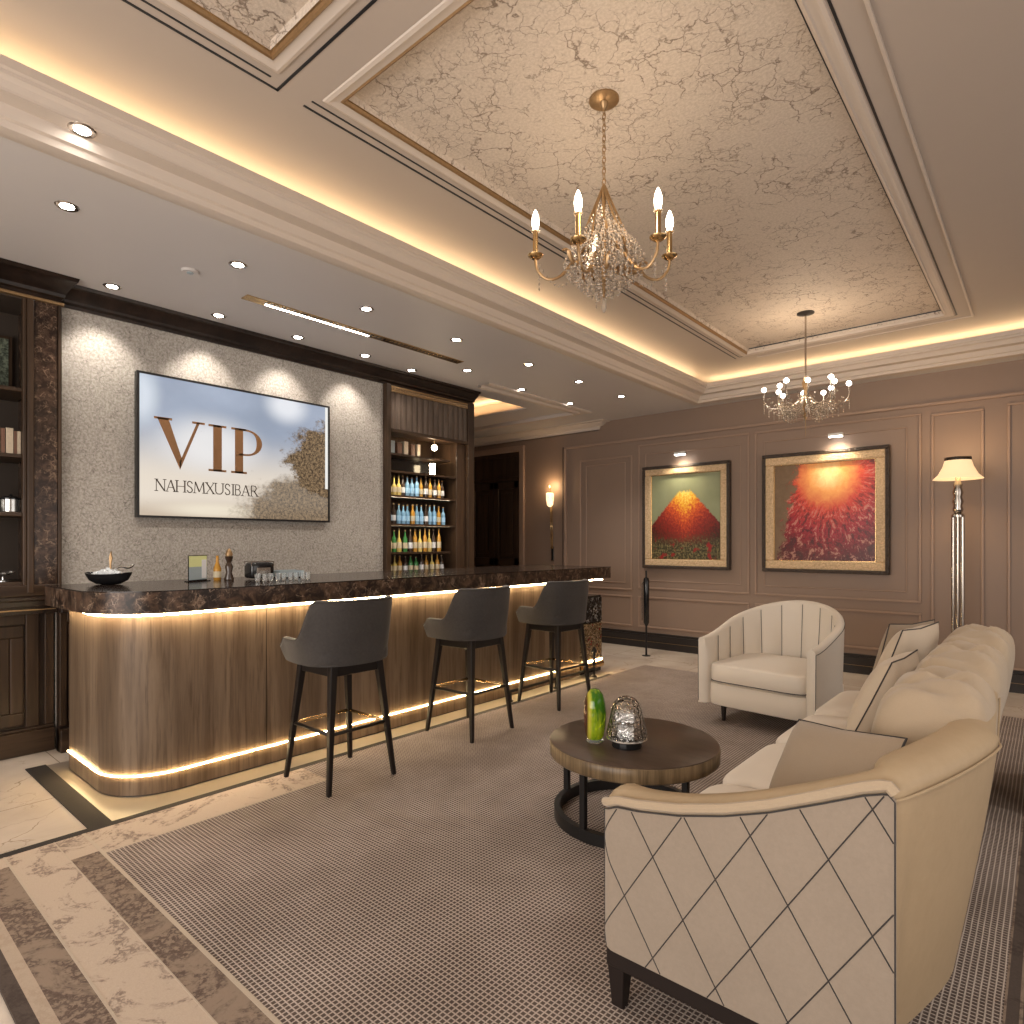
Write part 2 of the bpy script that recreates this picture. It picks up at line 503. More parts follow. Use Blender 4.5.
# ------------------------------------------------------------------ mesh building
class MB:
    def __init__(s):
        s.v = []; s.f = []; s.mi = []

    def add(s, vs, fs, mi=0):
        k = len(s.v)
        s.v += [tuple(p) for p in vs]
        s.f += [tuple(i + k for i in f) for f in fs]
        s.mi += [mi] * len(fs)
        return s

    def box(s, x0, x1, y0, y1, z0, z1, mi=0):
        vs = [(x, y, z) for x in (x0, x1) for y in (y0, y1) for z in (z0, z1)]
        return s.add(vs, [(0, 1, 3, 2), (4, 6, 7, 5), (0, 4, 5, 1), (2, 3, 7, 6), (0, 2, 6, 4), (1, 5, 7, 3)], mi)

    def grid(s, rows, cu=False, cv=False, mi=0, caps=False):
        n = len(rows); m = len(rows[0]); vs = [p for r in rows for p in r]; fs = []
        for i in range(n if cu else n - 1):
            for j in range(m if cv else m - 1):
                a = i * m + j; b = i * m + (j + 1) % m; i2 = (i + 1) % n
                fs.append((a, b, i2 * m + (j + 1) % m, i2 * m + j))
        if caps:
            fs.append(tuple(range(m))[::-1]); fs.append(tuple((n - 1) * m + j for j in range(m)))
        return s.add(vs, fs, mi)

    def tube(s, path, r, n=8, closed=False, mi=0):
        P = [Vector(p) for p in path]; N = len(P); rows = []
        rs = r if isinstance(r, (list, tuple)) else [r] * N
        up = None
        for i in range(N):
            a = P[(i - 1) % N] if (closed or i > 0) else P[i]
            b = P[(i + 1) % N] if (closed or i < N - 1) else P[i]
            t = (b - a).normalized()
            if up is None:
                up = Vector((0, 0, 1)) if abs(t.z) < 0.9 else Vector((1, 0, 0))
            u = (up - t * up.dot(t))
            if u.length < 1e-5: u = t.orthogonal()
            u.normalize(); w = t.cross(u); up = u
            rows.append([P[i] + (u * math.cos(q) + w * math.sin(q)) * rs[i] for q in [2 * math.pi * k / n for k in range(n)]])
        return s.grid(rows, closed, True, mi, not closed)

    def lathe(s, prof, cx=0, cy=0, n=24, mi=0, caps=True):
        rows = [[(cx + r * math.cos(2 * math.pi * k / n), cy + r * math.sin(2 * math.pi * k / n), z) for k in range(n)] for r, z in prof]
        return s.grid(rows, False, True, mi, caps)

    def prism(s, poly, f, d):
        """poly: 2-D outline, f(a,b,depth)->xyz"""
        n = len(poly)
        vs = [f(a, b, 0) for a, b in poly] + [f(a, b, d) for a, b in poly]
        fs = [tuple(range(n))[::-1], tuple(range(n, 2 * n))] + [(i, (i + 1) % n, n + (i + 1) % n, n + i) for i in range(n)]
        return s.add(vs, fs)

    def superbox(s, c, a, e=0.3, e2=None, n=20, m=14, warp=None):
        e2 = e2 or e
        def p(v, k): return math.copysign(abs(v) ** k, v)
        rows = []
        for i in range(m + 1):
            ph = -math.pi / 2 + math.pi * i / m
            row = []
            for j in range(n):
                th = 2 * math.pi * (j + 0.5) / n
                x = a[0] * p(math.cos(ph), e) * p(math.cos(th), e2)
                y = a[1] * p(math.cos(ph), e) * p(math.sin(th), e2)
                z = a[2] * p(math.sin(ph), e)
                if warp: x, y, z = warp(x, y, z)
                row.append((c[0] + x, c[1] + y, c[2] + z))
            rows.append(row)
        return s.grid(rows, False, True)

    def build(s, name, mat, parent=None, smooth=False, bevel=0.0, seg=2, sub=0, world=False, props=None, auto=40):
        me = bpy.data.meshes.new(name)
        vs = s.v
        if world and parent is not None:
            inv = parent.matrix_basis.inverted()
            vs = [tuple(inv @ Vector(p)) for p in vs]
        me.from_pydata(vs, [], s.f)
        mats = mat if isinstance(mat, (list, tuple)) else [mat]
        for m in mats: me.materials.append(MATS[m])
        for p, i in zip(me.polygons, s.mi): p.material_index = i
        bm = bmesh.new(); bm.from_mesh(me)
        bmesh.ops.recalc_face_normals(bm, faces=bm.faces)
        if smooth:
            lim = R(auto)
            for e in bm.edges:
                e.smooth = not (len(e.link_faces) == 2 and e.calc_face_angle(0) > lim)
        bm.to_mesh(me); bm.free()
        if smooth:
            for p in me.polygons: p.use_smooth = True
        o = bpy.data.objects.new(name, me)
        COL.objects.link(o)
        if parent is not None: o.parent = parent
        if bevel:
            b = o.modifiers.new('bevel', 'BEVEL'); b.width = bevel; b.segments = seg; b.limit_method = 'ANGLE'; b.angle_limit = R(50)
        if sub:
            b = o.modifiers.new('sub', 'SUBSURF'); b.levels = sub; b.render_levels = sub
        for k, v in (props or {}).items(): o[k] = v
        return o


def tag(o, label, cat, group=None):
    o['label'] = label; o['category'] = cat
    if group: o['group'] = group
    return o


def thing(name, label, cat, loc=(0, 0, 0), rz=0, group=None):
    o = bpy.data.objects.new(name, None)
    o.empty_display_size = 0.1
    COL.objects.link(o); o.location = loc; o.rotation_euler = (0, 0, rz)
    return tag(o, label, cat, group)


def copy_tree(o, parent=None):
    c = o.copy(); COL.objects.link(c); c.parent = parent
    for ch in list(o.children): copy_tree(ch, c)
    return c


def S(o):
    o['kind'] = 'structure'; return o


def bez(pts, n=8):
    """Catmull-Rom through points"""
    P = [Vector(p) for p in pts]; out = []
    for i in range(len(P) - 1):
        p0 = P[max(i - 1, 0)]; p1 = P[i]; p2 = P[i + 1]; p3 = P[min(i + 2, len(P) - 1)]
        for k in range(n):
            t = k / n
            out.append(0.5 * ((2 * p1) + (p2 - p0) * t + (2 * p0 - 5 * p1 + 4 * p2 - p3) * t * t + (3 * p1 - p0 - 3 * p2 + p3) * t ** 3))
    out.append(P[-1]); return out


# ------------------------------------------------------------------ the room
XW, YW = -4.85, 7.25          # feature wall plane, painting wall plane
ZS, ZU, ZC = 3.0, 3.28, 3.32  # soffit, upper ceiling, coffer panels
X1, Y0 = 3.0, -2.6

S(MB().box(-7.8, X1, Y0, YW + 0.2, -0.1, 0).build('floor', 'marble_floor'))
S(MB().box(-7.8, X1 + 0.2, YW, YW + 0.2, 0, 3.6).build('wall_far', 'paint_wall'))
S(MB().box(X1, X1 + 0.12, Y0, 0.1, 0, 3.6).box(X1, X1 + 0.12, 5.1, YW, 0, 3.6).box(X1, X1 + 0.12, 0.1, 5.1, 0, 0.4).box(X1, X1 + 0.12, 0.1, 5.1, 2.5, 3.6).build('wall_right', 'paint_wall'))
S(MB().box(X1 + .02, X1 + 0.08, 0.1, 5.1, 0.4, 0.46).box(X1 + .02, X1 + 0.08, 0.1, 5.1, 2.44, 2.5).box(X1 + .02, X1 + 0.08, 0.1, 0.16, 0.46, 2.44).box(X1 + .02, X1 + 0.08, 1.74, 1.8, 0.46, 2.44).box(X1 + .02, X1 + 0.08, 3.4, 3.46, 0.46, 2.44).box(X1 + .02, X1 + 0.08, 5.04, 5.1, 0.46, 2.44).build('added_window_1', 'dark_wood'))  # invented frame around the opening for the added fill light at right
S(MB().box(-5.6, -3.7, Y0 - 0.12, Y0, 0, 3.6).box(1.3, X1 + 0.12, Y0 - 0.12, Y0, 0, 3.6).box(-3.7, 1.3, Y0 - 0.12, Y0, 0, 0.4).box(-3.7, 1.3, Y0 - 0.12, Y0, 2.5, 3.6).build('wall_near', 'paint_wall'))
S(MB().box(-3.7, 1.3, Y0 - .08, Y0 - .02, 0.4, 0.46).box(-3.7, 1.3, Y0 - .08, Y0 - .02, 2.44, 2.5).box(-3.7, -3.64, Y0 - .08, Y0 - .02, 0.46, 2.44).box(-2.06, -2.0, Y0 - .08, Y0 - .02, 0.46, 2.44).box(-0.4, -0.34, Y0 - .08, Y0 - .02, 0.46, 2.44).box(1.24, 1.3, Y0 - .08, Y0 - .02, 0.46, 2.44).build('added_window_2', 'dark_wood'))  # likewise invented, for the added fill light behind the camera
S(MB().box(-8.0, -7.8, 4.9, YW + 0.2, 0, 3.6).build('wall_hall', 'paint_wall'))
S(MB().box(-7.8, -5.25, 4.75, 4.93, 0, 3.6).build('wall_corridor', 'paint_wall'))
S(MB().box(-5.6, -5.25, Y0, 4.93, 0, 3.0).build('wall_left', 'dark_back'))
S(MB().box(-5.25, XW, 1.16, 3.74, 0, 3.0).build('wall_bar', 'crackle_wall'))
S(MB().box(-5.25, XW, Y0, 0.18, 0, 3.0).build('wall_side', 'crackle_wall'))

# lower ceiling (soffit) with the alcove recess cut out
m = MB()
HX0, HX1, HY0, HY1 = -7.6, -4.85, 5.05, 5.93
m.box(-3.45, -3.12, Y0, 7.25, 3.0, 3.02)
m.box(-5.25, -3.45, Y0, HY0, 3.0, 3.02)
m.box(HX1, -3.45, HY0, 7.25, 3.0, 3.02)
m.box(-7.8, HX1, HY1, 7.25, 3.0, 3.02)
m.box(-7.8, -5.25, 4.75, HY0, 3.0, 3.02)
m.box(-7.8, HX0, HY0, HY1, 3.0, 3.02)
m.box(-3.12, X1, 6.99, 7.25, 3.0, 3.02)
S(m.build('ceiling_soffit', 'paint_soffit'))
m = MB()
m.box(HX0 - 0.2, HX1 + 0.05, HY0 - 0.1, HY1 + 0.35, 3.2, 3.22)
m.box(HX0 - 0.2, HX1 + 0.05, HY1 + 0.25, HY1 + 0.35, 3.02, 3.2)
m.box(HX0 - 0.2, HX1 + 0.05, HY0 - 0.1, HY0, 3.02, 3.2)
m.box(HX1, HX1 + 0.05, HY0, HY1 + 0.3, 3.02, 3.2)
m.box(HX0 - 0.2, HX0, HY0, HY1 + 0.3, 3.02, 3.2)
S(m.build('ceiling_recess', 'cornice'))


def sweep(prof, path, name, mat, d=True):
    """prof: (offset, z) list; path: list of (x,y,(nx,ny)) mitred stations"""
    rows = [[(x + nx * o, y + ny * o, z) for o, z in prof] for x, y, (nx, ny) in path]
    return MB().grid(rows).build(name, mat, smooth=True, auto=25)


# stepped cornice round the raised tray: offset grows into the tray
CP = [(-0.07, 3.0), (-0.07, 2.992), (-0.06, 2.988), (0.0, 2.986), (0.02, 2.988), (0.03, 3.012), (0.045, 3.018), (0.05, 3.03), (0.06, 3.045), (0.065, 3.058), (0.15, 3.058), (0.152, 3.068),
      (0.158, 3.075), (0.165, 3.09), (0.18, 3.10), (0.19, 3.102), (0.192, 3.115), (0.205, 3.12), (0.207, 3.155), (0.17, 3.155), (0.16, 3.09), (0.0, 3.085), (-0.32, 3.085), (-0.32, 3.29)]
YC = 6.99
XE = 2.6
S(sweep(CP, [(-3.14, Y0, (1, 0)), (-3.14, YC, (1, -1)), (X1, YC, (0, -1))], 'trim_1', 'cornice'))
# alcove recess mouldings
rp = [(0.0, 3.0), (0.0, 2.985), (0.03, 2.975), (0.06, 2.985), (0.10, 2.985), (0.12, 2.965), (0.16, 2.96), (0.17, 3.0)]
S(sweep(rp, [(-4.35, 4.7, (-1, 0)), (-4.35, 6.6, (-1, -1)), (-7.75, 6.6, (0, -1))], 'trim_2', 'cornice'))
S(sweep([(0.0, 3.0), (0.0, 2.99), (0.05, 2.985), (0.10, 2.95), (0.14, 2.94), (0.16, 2.90), (0.16, 2.89)][::-1], [(-4.5, 7.25, (-1, 0)), (-4.5, 7.09, (-1, 1)), (-7.8, 7.09, (0, 1))], 'trim_3', 'cornice'))

# upper ceiling with two coffers
A1 = (-2.35, -0.66, -2.3, 1.27)
A2 = (-2.35, -0.66, 1.58, 6.40)
m = MB()
m.box(-3.5, A2[0], Y0, 7.25, ZU, ZU + 0.02)
m.box(A2[1], X1, Y0, 7.25, ZU, ZU + 0.02)
m.box(A2[0], A2[1], Y0, A1[2], ZU, ZU + 0.02)
m.box(A2[0], A2[1], A1[3], A2[2], ZU, ZU + 0.02)
m.box(A2[0], A2[1], A2[3], 7.25, ZU, ZU + 0.02)
S(m.build('ceiling', 'paint_ceiling'))
m = MB().box(-3.6, X1, Y0, 7.25, ZC, ZC + 0.1)
S(m.build('ceiling_coffer', 'crackle_ceiling'))


PT = [(-0.055, ZU + 0.002), (-0.05, ZU - 0.006), (-0.035, ZU - 0.010), (-0.02, ZU - 0.004), (0.0, ZU - 0.004), (0.0, ZU + 0.03)]
PG = [(0.0, ZU - 0.004), (0.006, ZU - 0.009), (0.014, ZU - 0.004), (0.018, ZU + 0.008), (0.026, ZU + 0.010)]
PS = [(0.026, ZU + 0.009), (0.030, ZC)]
k = 4
for x0, x1, y0, y1 in (A1, A2):
    full = [(x0, y0, (1, 1)), (x1, y0, (-1, 1)), (x1, y1, (-1, -1)), (x0, y1, (1, -1)), (x0, y0, (1, 1))]
    S(sweep(PT, full, 'trim_%d' % k, 'cornice')); k += 1
    S(sweep(PS, full, 'trim_%d' % k, 'crackle_ceiling')); k += 1
    if y1 < 2:   # near coffer: gilt on the far and left sides
        S(sweep(PG, [full[1], full[2], full[3], full[0]], 'trim_%d' % k, 'gilt')); k += 1
    else:
        S(sweep(PG, [full[3], full[0], full[1]], 'trim_%d' % k, 'gilt')); k += 1
        S(sweep(PG, [full[1], full[2], full[3]], 'trim_%d' % k, 'cornice')); k += 1
        S(sweep([(0.027, ZC - 0.002), (0.031, ZC - 0.008), (0.039, ZC - 0.008), (0.042, ZC)], [full[1], full[2], full[3]], 'trim_%d' % k, 'black_inlay')); k += 1
# black inlaid lines of the coffer surrounds
zi = ZU - 0.002
m = MB()
m.box(-2.50, -2.488, -2.3, 1.372, zi, ZU + .005); m.box(-2.448, -2.439, -2.3, 1.31, zi, ZU + .005)
m.box(-2.50, -0.5, 1.36, 1.372, zi, ZU + .005)
S(m.build('trim_%d' % k, 'black_inlay')); k += 1
m = MB()
m.box(-2.50, -2.488, 1.49, 6.50, zi, ZU + .005); m.box(-2.448, -2.439, 1.50, 6.46, zi, ZU + .005)
m.box(-0.600, -0.590, 1.50, 6.465, zi, ZU + 0.005); m.box(-2.44, -0.59, 6.455, 6.465, zi, ZU + .005)
S(m.build('trim_%d' % k, 'black_inlay')); k += 1
S(MB().box(-0.50, -0.485, -2.3, 6.57, ZU - 0.012, ZU + .002).box(-2.3, -0.485, 6.56, 6.57, ZU - 0.008, ZU + .002).build('trim_%d' % k, 'cornice', bevel=0.003)); k += 1

# dark timber crown over the bar wall and the niche, with the deeper crown of the cabinet
CR = [(0.0, 2.88), (0.015, 2.88), (0.02, 2.895), (0.045, 2.905), (0.05, 2.92), (0.065, 2.93), (0.10, 2.955), (0.115, 2.975), (0.135, 2.98), (0.14, 3.0)]
CRX = CR + [(0.0, 3.0)]
S(MB().grid([[(XW + o, y, z) for o, z in CRX] for y in (1.1, 4.955)], False, True, caps=True).build('trim_%d' % k, 'dark_wood', smooth=True, auto=25)); k += 1

# painting wall: mouldings
def frame_mould(m, x0, x1, z0, z1, w=0.022, d=0.018):
    y = YW
    m.box(x0, x1, y - d, y, z1 - w, z1); m.box(x0, x1, y - d, y, z0, z0 + w)
    m.box(x0, x0 + w, y - d, y, z0 + w, z1 - w); m.box(x1 - w, x1, y - d, y, z0 + w, z1 - w)


def mould(rects, mat='moulding', w=0.022, d=0.018):
    global k
    m = MB()
    for r in rects: frame_mould(m, *r, w=w, d=d)
    S(m.build('trim_%d' % k, mat, bevel=0.006)); k += 1


mould([(-4.98, -4.15, 0.73, 2.50)])
mould([(-4.88, -4.25, 0.82, 2.42)], w=0.014, d=0.012)
mould([(-4.06, -2.62, 0.76, 2.62), (-2.56, -0.95, 0.76, 2.62), (-0.87, -0.46, 0.20, 2.60), (-0.29, 1.2, 0.20, 2.62), (1.4, 2.8, 0.2, 2.62)])
mould([(-3.96, -2.72, 0.86, 2.50), (-2.46, -1.07, 0.86, 2.50)], w=0.012, d=0.010)
mould([(-5.0, -4.15, 0.26, 0.66), (-4.06, -2.62, 0.26, 0.66), (-2.56, -0.95, 0.26, 0.66)])
S(MB().box(-5.24, X1, YW - 0.03, YW, 2.68, 2.71).box(-5.24, -5.20, YW - 0.035, YW, 0.2, 2.68).build('trim_%d' % k, 'moulding', bevel=0.006)); k += 1
S(MB().box(-5.26, -5.243, YW - 0.036, YW, 0.2, 2.71).build('trim_%d' % k, 'moulding_dark')); k += 1
S(MB().box(-5.9, X1, YW - 0.03, YW, 0, 0.17).box(-5.9, X1, YW - 0.022, YW, 0.17, 0.20).build('baseboard_far', 'base_black', bevel=0.004))
S(MB().box(-5.9, X1, YW - 0.033, YW, 0.085, 0.089).build('trim_%d' % k, 'gilt')); k += 1

# double door in the painting wall
S(MB().box(-7.18, -7.08, YW - 0.05, YW, 0, 2.82).box(-6.06, -5.97, YW - 0.05, YW, 0, 2.82).box(-7.08, -6.06, YW - 0.05, YW, 2.73, 2.82).build('trim_%d' % k, 'moulding', bevel=0.012)); k += 1
door = S(MB().box(-7.08, -6.06, YW - 0.02, YW - 0.001, 0, 2.73).build('door_1', 'door_wood'))
m = MB().box(-7.08, -6.06, YW - 0.035, YW - 0.02, 2.30, 2.36).box(-7.08, -6.06, YW - 0.035, YW - 0.02, 2.66, 2.73)
m.build('transom_rail', 'door_wood', door, bevel=0.004)
for i, (a, b) in enumerate(((-7.07, -6.575), (-6.565, -6.07))):
    m = MB()
    m.box(a, b, YW - 0.045, YW - 0.02, 0.02, 0.16); m.box(a, b, YW - 0.045, YW - 0.02, 2.18, 2.29); m.box(a, b, YW - 0.045, YW - 0.02, 1.0, 1.12)
    m.box(a, a + 0.09, YW - 0.045, YW - 0.02, 0.02, 2.29); m.box(b - 0.09, b, YW - 0.045, YW - 0.02, 0.02, 2.29)
    m.box(a + 0.13, b - 0.13, YW - 0.035, YW - 0.02, 0.22, 0.95); m.box(a + 0.13, b - 0.13, YW - 0.035, YW - 0.02, 1.18, 2.12)
    m.build('door_leaf', 'door_wood', door, bevel=0.008)

# stone border round the bar and its dark inlays
S(MB().box(-4.6, -3.43, 1.03, 5.5, 0, 0.004).build('trim_%d' % k, 'plinth_stone')); k += 1
S(MB().box(-4.62, -3.43, 0.93, 1.03, 0, 0.006).build('trim_%d' % k, 'grey_strip')); k += 1
S(MB().box(-3.43, -3.385, Y0, 5.5, 0, 0.008).build('trim_%d' % k, 'grey_strip')); k += 1

# ------------------------------------------------------------------ rug
rug = thing('area_rug', 'large woven taupe rug with grid pattern and patterned stone-coloured border', 'rug', (-1.6, 3.3, 0))
RZ = 0.012
def rb(name, mat, x0, x1, y0, y1, z=RZ, kind=None):
    return MB().box(x0, x1, y0, y1, 0.001, z).build(name, mat, rug, world=True)
RX1 = -0.10
rb('woven_field', 'rug_field', -3.09, RX1, 0.90, 6.15)
rb('inner_band', 'rug_brown', -3.13, 0.30, 0.785, 0.89)
rb('light_band', 'rug_light', -3.22, 0.30, 0.61, 0.78)
rb('outer_band', 'rug_brown', -3.26, 0.30, 0.50, 0.602)
rb('side_band', 'rug_light', -3.37, -3.26, 0.462, 0.602)
rb('side_band', 'rug_light', -3.37, -3.22, 0.61, 0.78)
rb('side_band', 'rug_light', -3.37, -3.13, 0.785, 0.89)
rb('plain_edge', 'rug_plain', -3.26, 0.30, 0.462, 0.50)
rb('dark_edge', 'rug_dark', -3.37, 0.30, 0.42, 0.462)
rb('side_band', 'rug_light', -3.37, -3.10, 0.90, 2.0)
rb('woven_field', 'rug_field', -3.37, -3.09, 2.0, 6.15)
rb('thin_line', 'rug_line', -3.37, 0.30, 0.888, 0.902, RZ + 0.001)
rb('thin_line', 'rug_line', -3.37, 0.30, 0.78, 0.785, RZ + 0.001)
rb('thin_line', 'rug_line', -3.37, 0.30, 0.602, 0.61, RZ + 0.001)
rb('thin_line', 'rug_line', -3.105, -3.09, 0.90, 2.0, RZ + 0.001)
rb('side_border', 'rug_dark', RX1 + 0.006, 0.30, 0.90, 6.15)
rb('side_line', 'rug_brown', RX1, RX1 + 0.006, 0.90, 6.15, RZ + 0.001)
rb('side_line', 'rug_brown', RX1 + 0.035, RX1 + 0.043, 0.90, 6.15, RZ + 0.001)

tag(MB().box(0.31, 2.6, 2.2, 6.9, 0.001, 0.012).build('blue_rug', 'blue_carpet'), 'dark blue grey rug behind the sofa at the right edge', 'rug')

# ------------------------------------------------------------------ wall cabinet on the left
cab = thing('display_cabinet', 'tall dark carved wood display cabinet with open shelves at left edge', 'cabinet', (-4.95, 0.65, 0))
def P(name, mat, mb, par, **k2): return mb.build(name, mat, par, world=True, **k2)
CX = -4.80
P('upper_case', 'dark_back', MB().box(-5.24, -5.20, 0.2, 1.15, 1.02, 2.9).box(-5.20, CX - 0.02, 1.12, 1.15, 1.02, 2.9).box(-5.20, CX - 0.02, 0.2, 0.23, 1.02, 2.9).box(-5.2, CX - .02, 0.23, 1.12, 2.86, 2.9), cab)
P('stile', 'cabinet_wood', MB().box(CX - 0.04, CX, 0.955, 0.975, 1.04, 2.88).box(CX - 0.03, CX + 0.012, 0.975, 1.01, 1.04, 2.88).box(CX - 0.04, CX, 0.2, 0.26, 1.04, 2.88), cab, bevel=0.005)
P('marble_pilaster', 'emperador_fine', MB().box(-5.2, CX - 0.004, 1.01, 1.135, 1.08, 2.88), cab, bevel=0.004)
P('side_trim', 'cabinet_wood', MB().box(CX - 0.05, CX + 0.006, 1.135, 1.155, 1.02, 2.88), cab, bevel=0.004)
P('bottom_rail', 'cabinet_wood_h', MB().box(CX - 0.2, CX + 0.01, 0.2, 1.155, 1.02, 1.09), cab, bevel=0.006)
P('gilt_trim', 'gilt', MB().box(CX - 0.02, CX + 0.02, 0.2, 1.165, 2.865, 2.885), cab, bevel=0.004)
for z in (2.31, 1.90, 1.54, 1.11):
    P('shelf', 'cabinet_wood_h', MB().box(-5.2, CX - 0.02, 0.23, 1.0, z - 0.025, z), cab, bevel=0.004)
CC = [(0.0, 2.885), (0.02, 2.885), (0.03, 2.90), (0.06, 2.905), (0.065, 2.925), (0.085, 2.935), (0.13, 2.955), (0.16, 2.975), (0.19, 2.98), (0.205, 2.999)]
rows = [[(x + nx * o, y + ny * o, z) for o, z in CC] for x, y, (nx, ny) in [(CX, 0.2, (1, 0)), (CX, 1.14, (1, 0.3)), (XW - .1, 1.14, (0, 0.3))]]
P('crown', 'dark_wood', MB().grid(rows), cab, smooth=True, auto=25)
P('counter_ledge', 'dark_wood', MB().box(-5.24, -4.80, 0.2, 1.15, 0.99, 1.02).box(-5.24, -4.83, 0.2, 1.15, 0.95, 0.99).box(-5.24, -4.87, 0.2, 1.15, 0.90, 0.95).box(-4.9, -4.79, 1.15, 1.62, 0.90, 0.99), cab, bevel=0.006)
P('gilt_beading', 'gilt', MB().box(-4.868, -4.862, 0.2, 1.14, 0.925, 0.932), cab)
P('base_case', 'dark_wood', MB().box(-5.24, -4.97, 0.2, 1.15, 0.0, 0.90).box(-4.9, -4.84, 1.15, 1.62, 0.0, 0.90), cab)
P('plinth', 'cabinet_wood_h', MB().box(-5.24, -4.93, 0.2, 1.15, 0.0, 0.15).box(-5.24, -4.945, 0.2, 1.15, 0.15, 0.17).box(-4.9, -4.80, 1.15, 1.62, 0.0, 0.15), cab, bevel=0.006)
P('base_frame', 'cabinet_wood', MB().box(-4.98, -4.955, 1.0, 1.07, 0.17, 0.90).box(-4.98, -4.955, 1.10, 1.15, 0.17, 0.9).box(-4.85, -4.825, 1.15, 1.19, 0.17, 0.9).box(-4.85, -4.825, 1.56, 1.62, 0.17, 0.9).box(-4.98, -4.955, 0.2, 0.26, 0.17, 0.9).box(-4.98, -4.955, 0.26, 1.0, 0.83, 0.9).box(-4.85, -4.825, 1.19, 1.56, 0.84, 0.9), cab, bevel=0.005)
for (a, b, ox) in ((0.27, 0.99, 0), (1.20, 1.55, 0.13)):
    d = P('cabinet_door', 'cabinet_wood', MB().box(-4.975 + ox, -4.95 + ox, a, b, 0.19, 0.27).box(-4.975 + ox, -4.95 + ox, a, b, 0.75, 0.825).box(-4.975 + ox, -4.95 + ox, a, a + 0.07, 0.27, 0.75).box(-4.975 + ox, -4.95 + ox, b - 0.07, b, 0.27, 0.75).box(-4.975 + ox, -4.962 + ox, a + 0.07, b - 0.07, 0.27, 0.75).box(-4.975 + ox, -4.95 + ox, a + 0.13, b - 0.13, 0.33, 0.69), cab, bevel=0.008)
    h = MB().tube([(-4.945 + ox, b - 0.16, 0.40), (-4.925 + ox, b - 0.16, 0.42), (-4.925 + ox, b - 0.16, 0.60), (-4.945 + ox, b - 0.16, 0.62)], 0.005, 6)
    ho = h.build('door_pull', 'brass', d); ho.location = tuple(-c for c in cab.location)

# things on the shelves
t = tag(MB().box(-5.19, -5.16, 0.5, 0.97, 2.313, 2.70).build('botanical_panel', ['cabinet_wood', 'art_green']), 'small dark green leaf picture leaning at the back of the top cabinet shelf', 'picture')
MB().box(-5.159, -5.155, 0.52, 0.95, 2.335, 2.68).build('picture_sheet', 'art_green', t)
bk = [('cream spined book standing leftmost on the second cabinet shelf', 'book_cream', 0.82, 0.03, 0.155),
      ('brown spined book between two cream books on the cabinet shelf', 'book_brown', 0.855, 0.02, 0.15),
      ('tall cream book right of the brown one on the cabinet shelf', 'book_cream', 0.88, 0.035, 0.155),
      ('thin brown book second from the right on the cabinet shelf', 'book_brown', 0.918, 0.015, 0.14),
      ('cream book at the right end of the cabinet shelf row', 'book_cream', 0.935, 0.017, 0.14)]
for lab, mt, y, w, h in bk:
    b = thing('shelf_book', lab, 'book', (-4.93, y, 1.901), 0, 'books on the cabinet shelf')
    MB().box(-0.08, 0.09, 0, 0.003, 0, h).box(-0.08, 0.09, w - 0.003, w, 0, h).box(0.087, 0.092, 0, w, 0, h).build('cover', mt, b)
    MB().box(-0.075, 0.086, 0.003, w - 0.003, 0.003, h - 0.004).build('pages', 'label_cream', b)
for y, r, h, lab in ((0.83, 0.028, 0.14, 'slim lidded silver canister at the left on the third cabinet shelf'), (0.92, 0.055, 0.10, 'squat lidded silver jar at the right on the third cabinet shelf')):
    j = thing('silver_jar', lab, 'jar', (-4.92, y, 1.5405), 0, 'silver jars on the cabinet shelf')
    MB().lathe([(r * .9, 0), (r, 0.005), (r, h * 0.8), (r * .95, h * .82)]).build('jar_body', 'silver', j, smooth=True)
    MB().lathe([(r * 1.05, h * 0.82), (r * 1.05, h * .88), (r * .6, h), (0.006, h * 1.03), (0.01, h * 1.1), (0.004, h * 1.15)]).build('jar_lid', 'black_gloss', j, smooth=True)
t = thing('silver_ornament', 'small silver leaf ornament on the lowest cabinet shelf', 'ornament', (-4.92, 0.88, 1.1105))
m = MB().lathe([(0.03, 0), (0.03, 0.006), (0.008, 0.012), (0.006, 0.03)], n=12)
m.build('ornament_base', 'silver', t, smooth=True)
for a in range(5):
    m = MB().superbox((0.022 * math.cos(a * 1.3), 0.04 * math.sin(a * 1.3), 0.05 + 0.008 * (a % 2)), (0.018, 0.022, 0.012), 1.0, n=10, m=6)
    m.build('ornament_leaf', 'silver', t, smooth=True)

# ------------------------------------------------------------------ bottle niche beside the bar wall
ni = thing('bottle_cabinet', 'tall dark wood bottle cabinet with fluted valance and lit shelves', 'cabinet', (-5.0, 4.34, 0))
NX = -4.80
P('back_panel', 'cabinet_wood', MB().box(-5.24, -5.215, 3.76, 4.92, 0.0, 2.88), ni)
P('side_panel', 'cabinet_wood', MB().box(-5.215, NX, 3.745, 3.80, 0.0, 2.88), ni, bevel=0.004)
P('side_panel', 'cabinet_wood', MB().box(-5.215, NX + 0.01, 4.84, 4.935, 0.0, 2.88).box(-5.215, NX - 0.03, 4.70, 4.84, 0.0, 2.44), ni, bevel=0.004)
m = MB(); n = 44; rows = []
fl = [(3.80 + 1.04 * i / 160, NX - 0.02 + 0.010 * abs(math.sin(math.pi * n / 3 * i / 160))) for i in range(161)]
m.grid([[(x, y, z) for y, x in fl] for z in (2.45, 2.86)])
P('fluted_valance', 'valance_wood', m, ni)
P('gilt_cornice', 'gilt', MB().box(NX - 0.03, NX + 0.005, 3.80, 4.84, 2.81, 2.825).box(NX - 0.03, NX + 0.005, 3.80, 4.84, 2.85, 2.865), ni)
m = MB()
for i in range(52): m.superbox((NX, 3.81 + i * 0.02, 2.8375), (0.008, 0.008, 0.011), 1.0, n=6, m=4)
P('gilt_beads', 'gilt', m, ni, props={'kind': 'stuff'})
